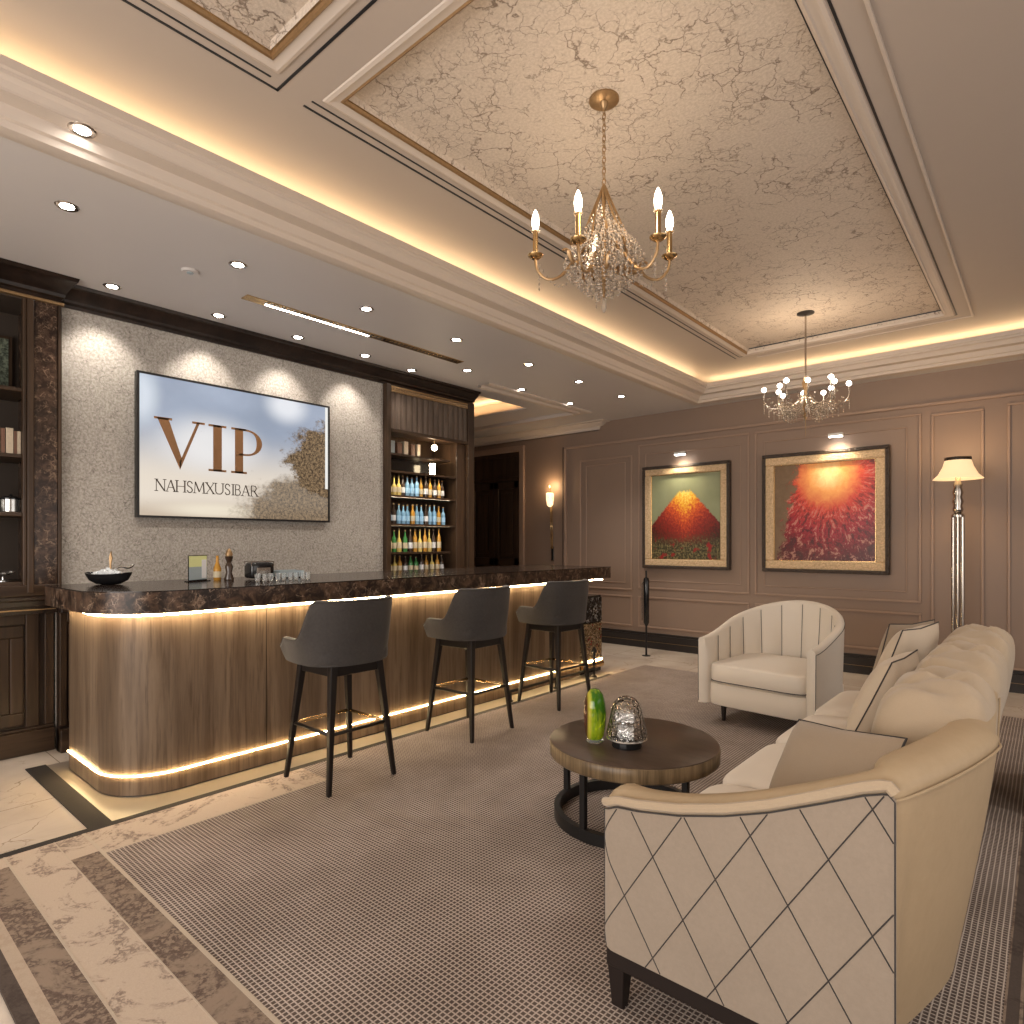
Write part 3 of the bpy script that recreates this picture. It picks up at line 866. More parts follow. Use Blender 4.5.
P('valance_rail', 'cabinet_wood_h', MB().box(-5.0, NX + 0.004, 3.80, 4.84, 2.42, 2.455), ni, bevel=0.004)
NS = [(2.23, 4.62), (2.06, 4.70), (1.82, 4.70), (1.54, 4.70), (1.26, 4.62), (1.05, 4.70)]
for z, y1 in NS:
    P('shelf', 'cabinet_wood_h', MB().box(-5.215, NX - 0.04, 3.80, y1, z - 0.02, z), ni)
P('dark_box_back', 'black_gloss', MB().box(-5.21, -5.0, 3.80, 4.50, 2.065, 2.208), ni)
P('lower_case', 'cabinet_wood', MB().box(-5.215, NX - 0.02, 3.80, 4.70, 0, 1.03), ni)
for sy in (3.80, 4.696):
    P('mullion', 'cabinet_wood', MB().box(NX - 0.045, NX - 0.035, sy, sy + 0.012, 1.05, 2.06), ni)
# lamp of the niche
t = thing('globe_lamp', 'small glowing globe lamp under the top of the bottle cabinet', 'lamp', (-4.87, 4.42, 2.345))
MB().superbox((0, 0, 0), (0.032, 0.032, 0.032), 1.0, n=16, m=10).build('globe', 'niche_glow', t, smooth=True)
MB().lathe([(0.012, 0.025), (0.012, 0.072)], n=10).build('holder', 'brass', t)
t = thing('candle_lamp', 'ribbed glowing glass light on the upper shelf of the bottle cabinet', 'lamp', (-4.88, 4.40, 2.061))
MB().lathe([(0.02, 0), (0.03, 0.01), (0.026, 0.04), (0.032, 0.05), (0.028, 0.08), (0.034, 0.09), (0.030, 0.115)], n=16).build('glass_body', 'niche_glow', t, smooth=True)
light('POINT', (-4.84, 4.42, 2.28), 3.0, WARM2, shadow_soft_size=0.03)
for z in (2.0, 1.78, 1.5):
    light('AREA', (-4.85, 4.22, z + 0.02), 1.6, (1, 0.85, 0.62), (0, R(-25), 0), shape='RECTANGLE', size=0.03, size_y=0.8)
# framed picture stuff on the very top shelf
bx = [(3.88, 0.05, 0.13, 'grey'), (3.96, 0.06, 0.12, 'brown'), (4.05, 0.05, 0.14, 'cream'), (4.14, 0.05, 0.12, 'brown'), (4.22, 0.04, 0.13, 'cream')]
for y, w, h, cc in bx:
    b = thing('shelf_book', {3.88: 'grey cased book at the left end of the topmost bottle cabinet shelf', 3.96: 'brown book second from the left on the topmost bottle cabinet shelf', 4.05: 'cream book in the middle of the topmost bottle cabinet shelf', 4.14: 'brown book second from the right on the topmost bottle cabinet shelf', 4.22: 'cream book at the right end of the topmost bottle cabinet shelf'}[y], 'book', (-5.0, y, 2.2305), 0, 'books in the bottle cabinet')
    mt = {'grey': 'label_greyblue', 'brown': 'book_brown', 'cream': 'book_cream'}[cc]
    MB().box(-0.08, 0.09, 0, 0.003, 0, h).box(-0.08, 0.09, w - 0.003, w, 0, h).box(0.087, 0.092, 0, w, 0, h).build('cover', mt, b)
    MB().box(-0.075, 0.086, 0.003, w - 0.003, 0.003, h - 0.004).build('pages', 'label_cream', b)


def bottle(liq, lab, h, r, shape, label):
    b = thing('liquor_bottle', label, 'bottle')
    if shape == 'round':
        pr = [(r * .92, 0), (r, .01), (r, h * .55), (r * .9, h * .63), (r * .38, h * .74), (r * .34, h * .93)]
    else:
        pr = [(r * 1.0, 0), (r * 1.08, .01), (r * 1.08, h * .42), (r * .8, h * .52), (r * .33, h * .62), (r * .3, h * .93)]
    MB().lathe(pr, n=12).build('glass_body', liq, b, smooth=True)
    MB().lathe([(r * 1.10, h * .16), (r * 1.10, h * .42)], n=12, caps=False).build('paper_label', lab, b, smooth=True)
    MB().lathe([(r * .42, h * .93), (r * .42, h)], n=8).build('cap', 'gilt', b, smooth=True)
    return b


kinds = {
    'amber': bottle('amber', 'label_cream', 0.20, 0.022, 'round', ''),
    'yellow': bottle('yellow_liquor', 'label_cream', 0.20, 0.024, 'squat', ''),
    'blue': bottle('blue_bottle', 'label_blue', 0.20, 0.023, 'round', ''),
    'green': bottle('green_bottle', 'label_cream', 0.19, 0.023, 'round', ''),
    'dark': bottle('dark_bottle', 'label_white', 0.20, 0.022, 'round', ''),
}
used = set()
desc = {'amber': 'amber liquor bottle with cream label', 'yellow': 'pale gold liquor bottle with rounded shoulders', 'blue': 'bottle with bright blue label', 'green': 'green glass bottle with cream label', 'dark': 'dark glass bottle with white label'}
shelfname = {1.82: 'the upper bottle shelf', 1.54: 'the middle bottle shelf', 1.26: 'the lower bottle shelf', 1.05: 'the bottom bottle shelf'}
rowsb = {1.82: 'yellow yellow yellow dark blue blue blue amber dark amber dark amber dark'.split(),
         1.54: 'blue dark blue blue blue amber blue blue dark blue blue amber blue'.split(),
         1.26: 'yellow green yellow green dark amber yellow amber yellow dark amber'.split(),
         1.05: 'yellow yellow amber dark green green dark amber yellow amber dark'.split()}
for z, row in rowsb.items():
    for i, kk in enumerate(row):
        if kk in used: b = copy_tree(kinds[kk])
        else: b = kinds[kk]; used.add(kk)
        y = 3.86 + i * (0.77 if z not in (1.26,) else 0.72) / len(row)
        b.location = (-4.90 + random.uniform(-0.02, 0.0), y, z + 0.0005)
        sc = {1.82: 1.08, 1.54: 1.05, 1.26: 1.2, 1.05: 0.92}[z] * random.uniform(0.9, 1.02)
        b.scale = (1, 1, sc)
        same = row.count(kk) > 1
        ORD = ['first', 'second', 'third', 'fourth', 'fifth', 'sixth', 'seventh', 'eighth', 'ninth', 'tenth', 'eleventh', 'twelfth', 'thirteenth', 'last']
        b['label'] = '%s, %s from the left on %s' % (desc[kk], ORD[i], shelfname[z])
        b['category'] = 'bottle'
        b['group'] = '%s bottles on %s' % ({'amber': 'amber', 'yellow': 'pale gold', 'blue': 'blue labelled', 'green': 'green', 'dark': 'dark'}[kk], shelfname[z])

# ------------------------------------------------------------------ bar
bar = thing('bar_counter', 'long wood clad bar counter with dark marble top and glowing light strips', 'bar', (-4.0, 3.3, 0))
def roundrect(x0, x1, y0, y1, r, n=12, corners=(0, 0, 0, 1)):
    # corners: (x0y0? ...) only the (x1,y0) corner is rounded here plus small others
    pts = [(x0, y0)]
    cx, cy = x1 - r, y0 + r
    pts += [(cx + r * math.sin(a), cy - r * math.cos(a)) for a in [math.pi / 2 * i / n for i in range(n + 1)]]
    pts += [(x1, y1), (x0, y1)]
    return pts
up = lambda z: (lambda a, b, d: (a, b, z + d))
BY1 = 5.24
P('body_panel', 'bar_wood', MB().prism(roundrect(-4.42, -3.60, 1.10, BY1, 0.30), up(0.125), 0.86), bar, smooth=True)
P('plinth_panel', 'bar_wood', MB().prism(roundrect(-4.42, -3.60, 1.10, BY1, 0.30), up(0.012), 0.095), bar, smooth=True)
P('plinth_shadow_gap', 'base_black', MB().prism(roundrect(-4.42, -3.61, 1.11, BY1, 0.29), up(0.0), 0.125), bar, smooth=True)
P('marble_edge', 'emperador', MB().prism(roundrect(-4.50, -3.50, 1.0, 5.66, 0.38), up(0.985), 0.11), bar, smooth=True)
P('stone_top', 'bar_top_stone', MB().prism(roundrect(-4.50, -3.498, 0.998, 5.662, 0.38), up(1.095), 0.006), bar, smooth=True)
def strip(off, z, r, y1, mat, name):
    pts = roundrect(-4.42, -3.60 + off, 1.10 - off, y1, 0.30 + off)
    path = [(a, b, z) for a, b in pts[:-1]]
    P(name, mat, MB().tube(path, r, 6), bar, smooth=True, props={'label': 'glowing warm light strip'})
strip(0.005, 0.116, 0.0045, BY1, 'led_low', 'light_strip')
strip(0.035, 0.969, 0.0055, 5.60, 'led', 'light_strip')
# vertical joints of the cladding
m = MB()
for y in (1.9, 2.75, 3.6, 4.45): m.box(-3.6005, -3.5985, y, y + 0.003, 0.13, 0.985)
P('cladding_joint', 'dark_wood', m, bar, props={'kind': 'stuff'})
# end unit
eu = thing('end_cabinet', 'low cabinet with black marble drawer and gold mosaic front at bar end', 'cabinet', (-4.0, 5.42, 0))
P('carcass', 'black_gloss', MB().box(-4.42, -3.62, BY1 + 0.005, 5.66, 0.0, 0.80), eu, bevel=0.004)
P('marble_drawer', 'black_marble', MB().box(-3.62, -3.60, BY1 + 0.01, 5.645, 0.53, 0.78), eu, bevel=0.003)
P('mosaic_panel', 'mosaic', MB().box(-3.62, -3.60, BY1 + 0.01, 5.645, 0.14, 0.515), eu, bevel=0.003)
P('brass_toe', 'brass', MB().tube([(-3.61, BY1 + 0.01, 0.08), (-3.61, 5.645, 0.08)], 0.04, 12), eu, smooth=True)
P('light_strip', 'led_low', MB().tube([(-3.597, BY1 + 0.01, 0.127), (-3.597, 5.645, 0.127)], 0.006, 6), eu)
# foot rail
fr = thing('foot_rail', 'low black foot rail on short posts along the far end of the bar', 'rail', (-3.3, 4.3, 0))
P('rail_bar', 'black_metal', MB().tube([(-3.47, 4.0, 0.09), (-3.47, 5.30, 0.09)], 0.012, 8), fr, smooth=True)
for y in (4.02, 4.65):
    P('rail_post', 'black_metal', MB().lathe([(0.022, 0.0045), (0.022, 0.015), (0.008, 0.02), (0.008, 0.09)], -3.47, y, 10), fr, smooth=True)
P('end_post', 'black_metal', MB().lathe([(0.03, 0.0045), (0.028, 0.016), (0.012, 0.03), (0.010, 0.12), (0.022, 0.14), (0.012, 0.16), (0.012, 0.24), (0.03, 0.26), (0.022, 0.29), (0.004, 0.31)], -3.47, 5.30, 12), fr, smooth=True)

# ------------------------------------------------------------------ things on the bar
t = thing('ice_bowl', 'boat-shaped black bowl heaped with ice on the near end of the bar', 'bowl', (-4.30, 1.27, 1.1015), R(35))
rows = []
for (r, z) in [(0.05, 0), (0.09, 0.004), (0.14, 0.03), (0.165, 0.062), (0.168, 0.075), (0.158, 0.075), (0.13, 0.04), (0.06, 0.02)]:
    rows.append([(r * 1.0 * math.cos(q), r * 0.55 * math.sin(q), z + 0.012 * abs(math.cos(q)) ** 3 * (r > 0.15)) for q in [2 * math.pi * i / 28 for i in range(28)]])
MB().grid(rows, False, True, caps=True).build('bowl_shell', 'black_gloss', t, smooth=True)
m = MB(); rnd = random.Random(3)
for i in range(38):
    a = rnd.uniform(0, 6.28); q = rnd.uniform(0, 1) ** .5; s_ = rnd.uniform(.010, .018)
    m.superbox((0.11 * q * math.cos(a), 0.06 * q * math.sin(a), 0.062 + 0.05 * (1 - q)), (s_, s_, s_), 0.5, n=8, m=6)
tag(m.build('ice_cubes', 'ice_white'), 'heap of ice cubes in the black bowl on the bar', 'ice')
bpy.data.objects['ice_cubes'].location = (-4.30, 1.27, 1.1015); bpy.data.objects['ice_cubes'].rotation_euler = (0, 0, R(35))
bpy.data.objects['ice_cubes']['kind'] = 'stuff'
bpy.data.objects['ice_cubes'].scale = (0.85, 0.85, 0.85); t.scale = (0.85, 0.85, 0.85)
t = thing('ice_scoop', 'twisted brown handled scoop standing in the ice bowl', 'scoop', (-4.30, 1.28, 1.17))
MB().tube([(0, 0, 0), (0, 0, 0.05), (0.006, 0.004, 0.09), (0, 0.004, 0.125), (-0.006, 0, 0.09), (0, 0, 0.05)], 0.006, 6).build('handle', 'gilt', t, smooth=True)
MB().tube(bez([(0, 0.0, 0.01), (0, 0.05, 0.035), (0, 0.10, 0.03), (0, 0.13, 0.05)], 5), [.006] * 8 + [.009] * 6 + [.005, .004], 8).build('scoop_blade', 'silver', t, smooth=True)

t = thing('menu_holder', 'menu card with pale yellow upper half in clear holder on the bar', 'menu', (-4.18, 1.74, 1.1015), R(25))
MB().box(-0.03, 0.03, -0.08, 0.08, 0, 0.006).box(-0.002, 0.002, -0.08, 0.08, 0.006, 0.17).build('holder', 'black_gloss', t)
MB().box(0.002, 0.004, -0.075, 0.075, 0.012, 0.095).build('card_lower', 'label_greyblue', t)
MB().box(0.002, 0.004, -0.075, 0.075, 0.095, 0.165).build('card_upper', 'label_yellow', t)
MB().box(0.0045, 0.006, 0.03, 0.07, 0.02, 0.14).build('card_stripe', 'label_white', t)
t = thing('pepper_mill', 'dark slender pepper mill beside the menu card on the bar', 'mill', (-4.15, 1.93, 1.1015))
MB().lathe([(0.03, 0), (0.032, 0.01), (0.018, 0.05), (0.026, 0.09), (0.014, 0.12), (0.022, 0.14), (0.026, 0.16)], n=16).build('mill_body', 'dark_bottle', t, smooth=True)
MB().lathe([(0.02, 0.16), (0.024, 0.175), (0.014, 0.20), (0.004, 0.212)], n=16).build('mill_cap', 'gilt', t, smooth=True)
t = thing('bottle_opener_stand', 'leaning brown bottle next to the pepper mill on the bar', 'bottle', (-4.2, 1.875, 1.1015))
MB().lathe([(0.022, 0), (0.024, .005), (0.024, 0.08), (0.010, 0.12), (0.009, 0.16), (0.011, 0.165)], n=14).build('glass_body', 'amber', t, smooth=True)
MB().lathe([(0.0255, 0.02), (0.0255, 0.06)], n=14, caps=False).build('paper_label', 'label_cream', t, smooth=True)
t = thing('coffee_machine', 'small black coffee maker with wire rail on top of the bar', 'machine', (-4.15, 2.14, 1.1015))
MB().superbox((0, 0, 0.06), (0.06, 0.085, 0.055), 0.3).build('housing', 'black_gloss', t, smooth=True)
MB().tube([(0.05, -0.08, 0.12), (0.05, 0.08, 0.12), (-0.05, 0.08, 0.12), (-0.05, -0.08, 0.12)], 0.004, 6, True).build('wire_rail', 'chrome', t)
for sx_, sy_ in ((.05, -.08), (.05, .08), (-.05, .08), (-.05, -.08)):
    MB().lathe([(0.003, 0.09), (0.003, 0.12)], sx_, sy_, 6).build('rail_stay', 'chrome', t)
MB().box(0.058, 0.066, -0.05, 0.05, 0.03, 0.08).build('front_plate', 'chrome', t, bevel=0.003)
t = thing('spirit_tray', 'small dark tray with raised ends on the bar', 'tray', (-4.15, 2.36, 1.1015))
MB().box(-0.06, 0.06, -0.09, 0.09, 0.0, 0.008).build('tray_base', 'black_gloss', t, bevel=0.002)
MB().box(-0.06, -0.055, -0.09, 0.09, 0.008, 0.055).box(0.055, 0.06, -0.09, 0.09, 0.008, 0.03).box(-0.06, 0.06, 0.085, 0.09, 0.008, 0.05).box(-0.06, 0.06, -0.09, -0.085, 0.008, 0.05).build('tray_rim', 'label_greyblue', t)
g0 = thing('shot_glass', '', 'glass')
MB().lathe([(0.014, 0), (0.016, 0.003), (0.019, 0.05), (0.0175, 0.05), (0.014, 0.008)], n=14).build('glass_body', 'clear_glass', g0, smooth=True)
for i in range(9):
    g = g0 if i == 0 else copy_tree(g0)
    g.location = (-3.86 + 0.01 * (i % 2), 1.98 + i * 0.045, 1.1015)
    g['label'] = 'small clear shot glass, %s from the left in the row on the bar' % ['first', 'second', 'third', 'fourth', 'fifth', 'sixth', 'seventh', 'eighth', 'last'][i]; g['group'] = 'shot glasses on the bar'

# ------------------------------------------------------------------ screen
tv = thing('wall_screen', 'large black framed lit screen reading VIP over a misty sky', 'screen', (-4.80, 2.355, 1.53))
W = 1.53; H = 1.01
P('housing', 'black_gloss', MB().box(XW, -4.812, 1.59, 3.12, 1.53, 2.55), tv, bevel=0.004)
P('bezel', 'black_metal', MB().box(-4.812, -4.795, 1.59, 3.12, 1.53, 1.545).box(-4.812, -4.795, 1.59, 3.12, 2.535, 2.55).box(-4.812, -4.795, 1.59, 1.605, 1.545, 2.535).box(-4.812, -4.795, 3.105, 3.12, 1.545, 2.535), tv)
scr = P('display', 'screen', MB().box(-4.812, -4.803, 1.605, 3.105, 1.545, 2.535), tv)
LX = -4.803
fs_ = lambda a, b, d: (LX + d, a, b)
def quad(m, p): m.prism(p, fs_, 0.003)
def serif(m, c, z, w, t=0.008): quad(m, [(c - w, z - t), (c + w, z - t), (c + w, z + t), (c - w, z + t)])
def LV(m, x0, x1, z0, z1):
    c = (x0 + x1) / 2
    quad(m, [(x0 + 0.02, z1), (x0 + 0.095, z1), (c + 0.012, z0 + 0.08), (c, z0)])
    quad(m, [(x1 - 0.055, z1), (x1 - 0.035, z1), (c, z0), (c - 0.004, z0 + 0.05)])
    serif(m, x0 + 0.06, z1 - 0.004, 0.06); serif(m, x1 - 0.045, z1 - 0.004, 0.045)
def LI(m, c, z0, z1, w=0.032):
    quad(m, [(c - w, z0), (c + w, z0), (c + w, z1), (c - w, z1)])
    serif(m, c, z1 - 0.006, w + 0.035); serif(m, c, z0 + 0.006, w + 0.035)
def LP(m, x0, x1, z0, z1, w=0.032):
    c = x0 + w + 0.035
    quad(m, [(c - w, z0), (c + w, z0), (c + w, z1), (c - w, z1)])
    serif(m, c - 0.004, z1 - 0.006, w + 0.025); serif(m, c, z0 + 0.006, w + 0.03)
    zc = z1 - 0.105; N = 14
    for i in range(N):
        a0 = -math.pi / 2 + math.pi * i / N; a1 = -math.pi / 2 + math.pi * (i + 1) / N
        def pt(a, o):
            rx = (x1 - c - w - 0.02) - (0 if o else 0.045 * math.cos(a) + 0.0); rz = 0.105 - (0 if o else 0.015)
            return (c + w + 0.02 + rx * math.cos(a), zc + rz * math.sin(a))
        quad(m, [pt(a0, 1), pt(a1, 1), pt(a1, 0), pt(a0, 0)])
    quad(m, [(c, z1), (c + w + 0.02, z1), (c + w + 0.02, z1 - 0.015), (c, z1 - 0.015)])
    quad(m, [(c, zc - 0.105), (c + w + 0.02, zc - 0.105), (c + w + 0.02, zc - 0.09), (c, zc - 0.09)])
m = MB(); LV(m, 1.70, 2.05, 1.885, 2.245); P('letter_v', 'letter_brown', m, tv)
m = MB(); LI(m, 2.145, 1.895, 2.245); P('letter_i', 'letter_brown', m, tv)
m = MB(); LP(m, 2.245, 2.50, 1.895, 2.245); P('letter_p', 'letter_brown', m, tv)
# small lettering, drawn stroke by stroke
def stroke(m, pts, t):
    for (a, b), (c, d) in zip(pts, pts[1:]):
        L = math.hypot(c - a, d - b); nx, nz = -(d - b) / L * t / 2, (c - a) / L * t / 2
        quad(m, [(a + nx, b + nz), (c + nx, d + nz), (c - nx, d - nz), (a - nx, b - nz)])
G = {
    'N': [([(0, 0), (0, 1)], .5), ([(0, 1), (1, 0)], 1), ([(1, 0), (1, 1)], .5)],
    'A': [([(0, 0), (.5, 1)], .5), ([(.5, 1), (1, 0)], 1), ([(.2, .35), (.8, .35)], .5)],
    'H': [([(0, 0), (0, 1)], 1), ([(1, 0), (1, 1)], 1), ([(0, .5), (1, .5)], .5)],
    'S': [([(.9, .8), (.7, .97), (.35, 1), (.1, .85), (.15, .62), (.75, .42), (.92, .2), (.7, .02), (.3, 0), (.05, .2)], .8)],
    'M': [([(0, 0), (.08, 1)], .5), ([(.08, 1), (.5, .1)], 1), ([(.5, .1), (.92, 1)], .5), ([(.92, 1), (1, 0)], 1)],
    'X': [([(0, 1), (1, 0)], 1), ([(1, 1), (0, 0)], .5)],
    'U': [([(0, 1), (0, .25), (.2, .02), (.7, .02), (1, .25), (1, 1)], .8)],
    'I': [([(.5, 0), (.5, 1)], 1)],
    'L': [([(.1, 1), (.1, 0), (.9, 0)], .8)],
    'B': [([(.1, 0), (.1, 1), (.7, .98), (.85, .78), (.65, .54), (.1, .52)], .7), ([(.65, .54), (.95, .3), (.75, .02), (.1, 0)], .7)],
    'R': [([(.1, 0), (.1, 1), (.7, .98), (.85, .75), (.65, .5), (.1, .5)], .7), ([(.5, .5), (1, 0)], 1)],
    'T': [([(.5, 0), (.5, 1)], 1), ([(0, 1), (1, 1)], .5)]}
y = 1.715; z0, hh = 1.722, 0.082
word = 'NAHSMXUSIBAR'
WD = {'I': 0.35, 'M': 1.25, 'S': 0.8, 'B': 0.85}
unit = (2.475 - y) / sum(WD.get(c_, 1.0) for c_ in word)
for ch_ in word:
    step_ = unit * WD.get(ch_, 1.0)
    m = MB(); w = step_ * 0.80
    for pts, t_ in G[ch_]:
        stroke(m, [(y + a * w, z0 + b * hh) for a, b in pts], 0.009 * t_)
    for (a, b) in {'N': [(0, 0), (0, 1), (1, 1)], 'A': [(0, 0), (1, 0)], 'H': [(0, 0), (0, 1), (1, 0), (1, 1)], 'M': [(0, 0), (1, 0)], 'X': [(0, 0), (1, 1), (0, 1), (1, 0)], 'U': [(0, 1), (1, 1)], 'I': [(.5, 0), (.5, 1)], 'R': [(.1, 0), (1, 0)]}.get(ch_, []):
        quad(m, [(y + a * w - .012, z0 + b * hh - .0025), (y + a * w + .012, z0 + b * hh - .0025), (y + a * w + .012, z0 + b * hh + .0025), (y + a * w - .012, z0 + b * hh + .0025)])
    P('small_letter', 'letter_dark', m, tv)
    y += step_

# ------------------------------------------------------------------ bar stools
def ease(t): return t * t * (3 - 2 * t)

def shell(stations, th, zb, prof_n=6, flare=0.0, inner_bottom=None, flute=None):
    """stations: list of (x, y, nx, ny, ztop); the outward normal is (nx,ny); wall of thickness th"""
    rows = []
    for i, (x, y, nx, ny, zt) in enumerate(stations):
        r = th / 2; row = []
        for j in range(prof_n + 1):                     # outside, bottom to top
            z = zb + (zt - r - zb) * j / prof_n
            o = -(flare(i) if callable(flare) else flare) * (1 - (z - zb) / (zt - zb)) ** 1.3
            row.append((x + nx * o, y + ny * o, z))
        for a in (30, 60, 90, 120, 150):
            o = -r + r * math.cos(R(a)); row.append((x + nx * o, y + ny * o, zt - r + r * math.sin(R(a))))
        ib = inner_bottom if inner_bottom is not None else zb
        for j in range(prof_n + 1):
            z = zt - r + (ib - zt + r) * j / prof_n
            o = -th - (flare(i) if callable(flare) else flare) * (1 - (z - zb) / (zt - zb)) ** 1.3
            if flute: o += flute(i, z, j / prof_n)
            row.append((x + nx * o, y + ny * o, z))
        rows.append(row)
    return rows


def make_stool():
    s = thing('bar_stool', '', 'stool', group='bar stools along the counter')
    A, B = 0.285, 0.265; st = []
    N = 56
    for i in range(N + 1):
        u = -1 + 2 * i / N
        # horse-shoe: from front right round the back to front left
        q = u * R(128)
        if abs(q) > R(90):
            w_ = (abs(q) - R(90)) / R(38)
            x = math.copysign(A, q); yy = -0.215 * w_; nx, ny = math.copysign(1, q), -0.25 * w_
            l_ = math.hypot(nx, ny); nx, ny = nx / l_, ny / l_; x -= math.copysign(0.03 * w_ * w_, q)
        else:
            x = A * math.copysign(abs(math.sin(q)) ** 0.8, q); yy = B * abs(math.cos(q)) ** 0.85
            nx, ny = math.sin(q), math.cos(q)
        f = ease(min(1, max(0, (0.72 - abs(u)) / 0.24)))
        f0 = ease(min(1, (1 - abs(u)) / 0.08))
        zt = 0.765 + 0.05 * f0 + 0.215 * f
        st.append((x, yy, nx, ny, zt))
    MB().grid(shell(st, 0.045, 0.672, 7, 0.035), caps=True).build('backrest', 'stool_fabric', s, smooth=True, auto=70)
    MB().superbox((0, -0.01, 0.718), (0.245, 0.235, 0.052), 0.3, 0.6, n=28).build('seat', 'stool_fabric', s, smooth=True)
    pts = [(x - nx * 0.004, y_ - ny * 0.004, z - 0.008) for x, y_, nx, ny, z in st]
    MB().tube(pts, 0.004, 6).build('piping', 'seam', s, smooth=True)
    MB().box(-0.165, 0.165, -0.165, 0.165, 0.61, 0.672).build('seat_frame', 'stool_wood', s, bevel=0.006)
    for sx_ in (-1, 1):
        for sy_ in (-1, 1):
            m = MB(); rows = []
            for z, r in ((0.0, 0.011), (0.02, 0.012), (0.35, 0.016), (0.67, 0.021)):
                k_ = 1 - z / 0.67
                cx, cy = sx_ * (0.15 + 0.065 * k_), sy_ * (0.15 + 0.065 * k_)
                rows.append([(cx - r, cy - r, z), (cx + r, cy - r, z), (cx + r, cy + r, z), (cx - r, cy + r, z)])
            m.grid(rows, False, True, caps=True).build('leg', 'stool_wood', s, bevel=0.004)
    e = lambda z: 0.15 + 0.065 * (1 - z / 0.67)
    z = 0.31
    MB().tube([(-e(z), -e(z), z), (e(z), -e(z), z)], 0.011, 8).build('footrest', 'brass', s, smooth=True)
    MB().tube([(-e(z), e(z), z), (e(z), e(z), z)], 0.010, 8).build('stretcher', 'stool_wood', s, smooth=True)
    for sx_ in (-1, 1):
        MB().tube([(sx_ * e(z), -e(z), z), (sx_ * e(z), e(z), z)], 0.010, 8).build('stretcher', 'brass' if sx_ < 0 else 'stool_wood', s, smooth=True)
    return s


s0 = make_stool()
for i, (x, y, rz, lab) in enumerate(((-3.09, 2.08, -90, 'charcoal fabric bar stool nearest the rounded end of the bar'),
                                     (-3.15, 3.20, -88, 'middle one of the three charcoal fabric bar stools'),
                                     (-3.17, 4.24, -92, 'charcoal fabric bar stool farthest along, beside the mosaic cabinet'))):
    s_ = s0 if i == 0 else copy_tree(s0)
    s_.location = (x, y, RZ + 0.0015); s_.rotation_euler = (0, 0, R(rz)); s_['label'] = lab

# ------------------------------------------------------------------ armchair
ch = thing('tub_armchair', 'cream channel-backed tub armchair facing the round coffee table', 'armchair', (-1.548, 4.87, RZ + .0005), R(-6))
N = 84; st = []
A, B = 0.428, 0.49
for i in range(N + 1):
    u = -1 + 2 * i / N
    q = u * R(90)
    if abs(u) > 0.62:
        w = (abs(u) - 0.62) / 0.38
        qq = R(90)
        x = math.copysign(A, u); yy = 0.02 - w * 0.43; nx, ny = math.copysign(1, u), 0.0
    else:
        q = u / 0.62 * R(90)
        x = A * math.sin(q); yy = 0.02 + B * math.cos(q)
        nx, ny = math.sin(q), math.cos(q)
    zt = 0.63 + 0.245 * ease(max(0, 1 - abs(u) / 0.98)) ** 0.8
    st.append((x, yy, nx, ny, zt))
NF = 12
def flute(i, z, f):
    u = i / N * NF
    return -0.022 * abs(math.sin(math.pi * u)) ** 0.7 * min(1, f * 6)
MB().grid(shell(st, 0.058, 0.135, 8, lambda i: 0.06 * max(0, st[i][3]), 0.14, flute), caps=True).build('shell', 'chair_fabric', ch, smooth=True, auto=75)
for kf in range(1, NF):
    i = round(kf * N / NF); x, yy, nx, ny, zt = st[i]
    pts = []
    for j in range(9):
        z = zt - 0.03 - (zt - 0.03 - 0.42) * j / 8
        o = -0.058 - 0.06 * max(0, ny) * (1 - (z - .135) / (zt - .135)) ** 1.3 - 0.003
        pts.append((x + nx * o, yy + ny * o, z))
    MB().tube(pts, 0.0024, 6).build('channel_seam', 'seam', ch)
pts = [(x + nx * 0.001, yy + ny * 0.001, zt - 0.032) for x, yy, nx, ny, zt in st]
MB().tube([(st[0][0] + .002, st[0][1], 0.15)] + [pts[0]] + pts[1:-1] + [pts[-1]] + [(st[-1][0] - .002, st[-1][1], 0.15)], 0.0024, 6).build('piping', 'seam', ch)
MB().superbox((0, -0.03, 0.215), (0.380, 0.37, 0.085), 0.12, 0.25, n=28).build('seat_base', 'chair_fabric', ch, smooth=True)
MB().superbox((0, -0.045, 0.37), (0.362, 0.37, 0.078), 0.22, 0.25, n=32).build('seat_cushion', 'chair_fabric', ch, smooth=True)
rr = [(0.360 * math.copysign(abs(math.cos(a)) ** .25, math.cos(a)), -0.045 + 0.368 * math.copysign(abs(math.sin(a)) ** .25, math.sin(a)), 0.315) for a in [2 * math.pi * (i + .5) / 40 for i in range(40)]]
MB().tube(rr, 0.0035, 6, True).build('cushion_piping', 'seam', ch)
for sx_ in (-1, 1):
    for sy_ in (-1, 1):
        cx, cy = sx_ * 0.285, -0.02 + sy_ * 0.27
        rows = [[(cx + a * r, cy + b * r, z) for a, b in ((-1, -1), (1, -1), (1, 1), (-1, 1))] for z, r in ((0, 0.010), (0.14, 0.018))]
        MB().grid(rows, False, True, caps=True).build('leg', 'sofa_wood', ch, bevel=0.003)

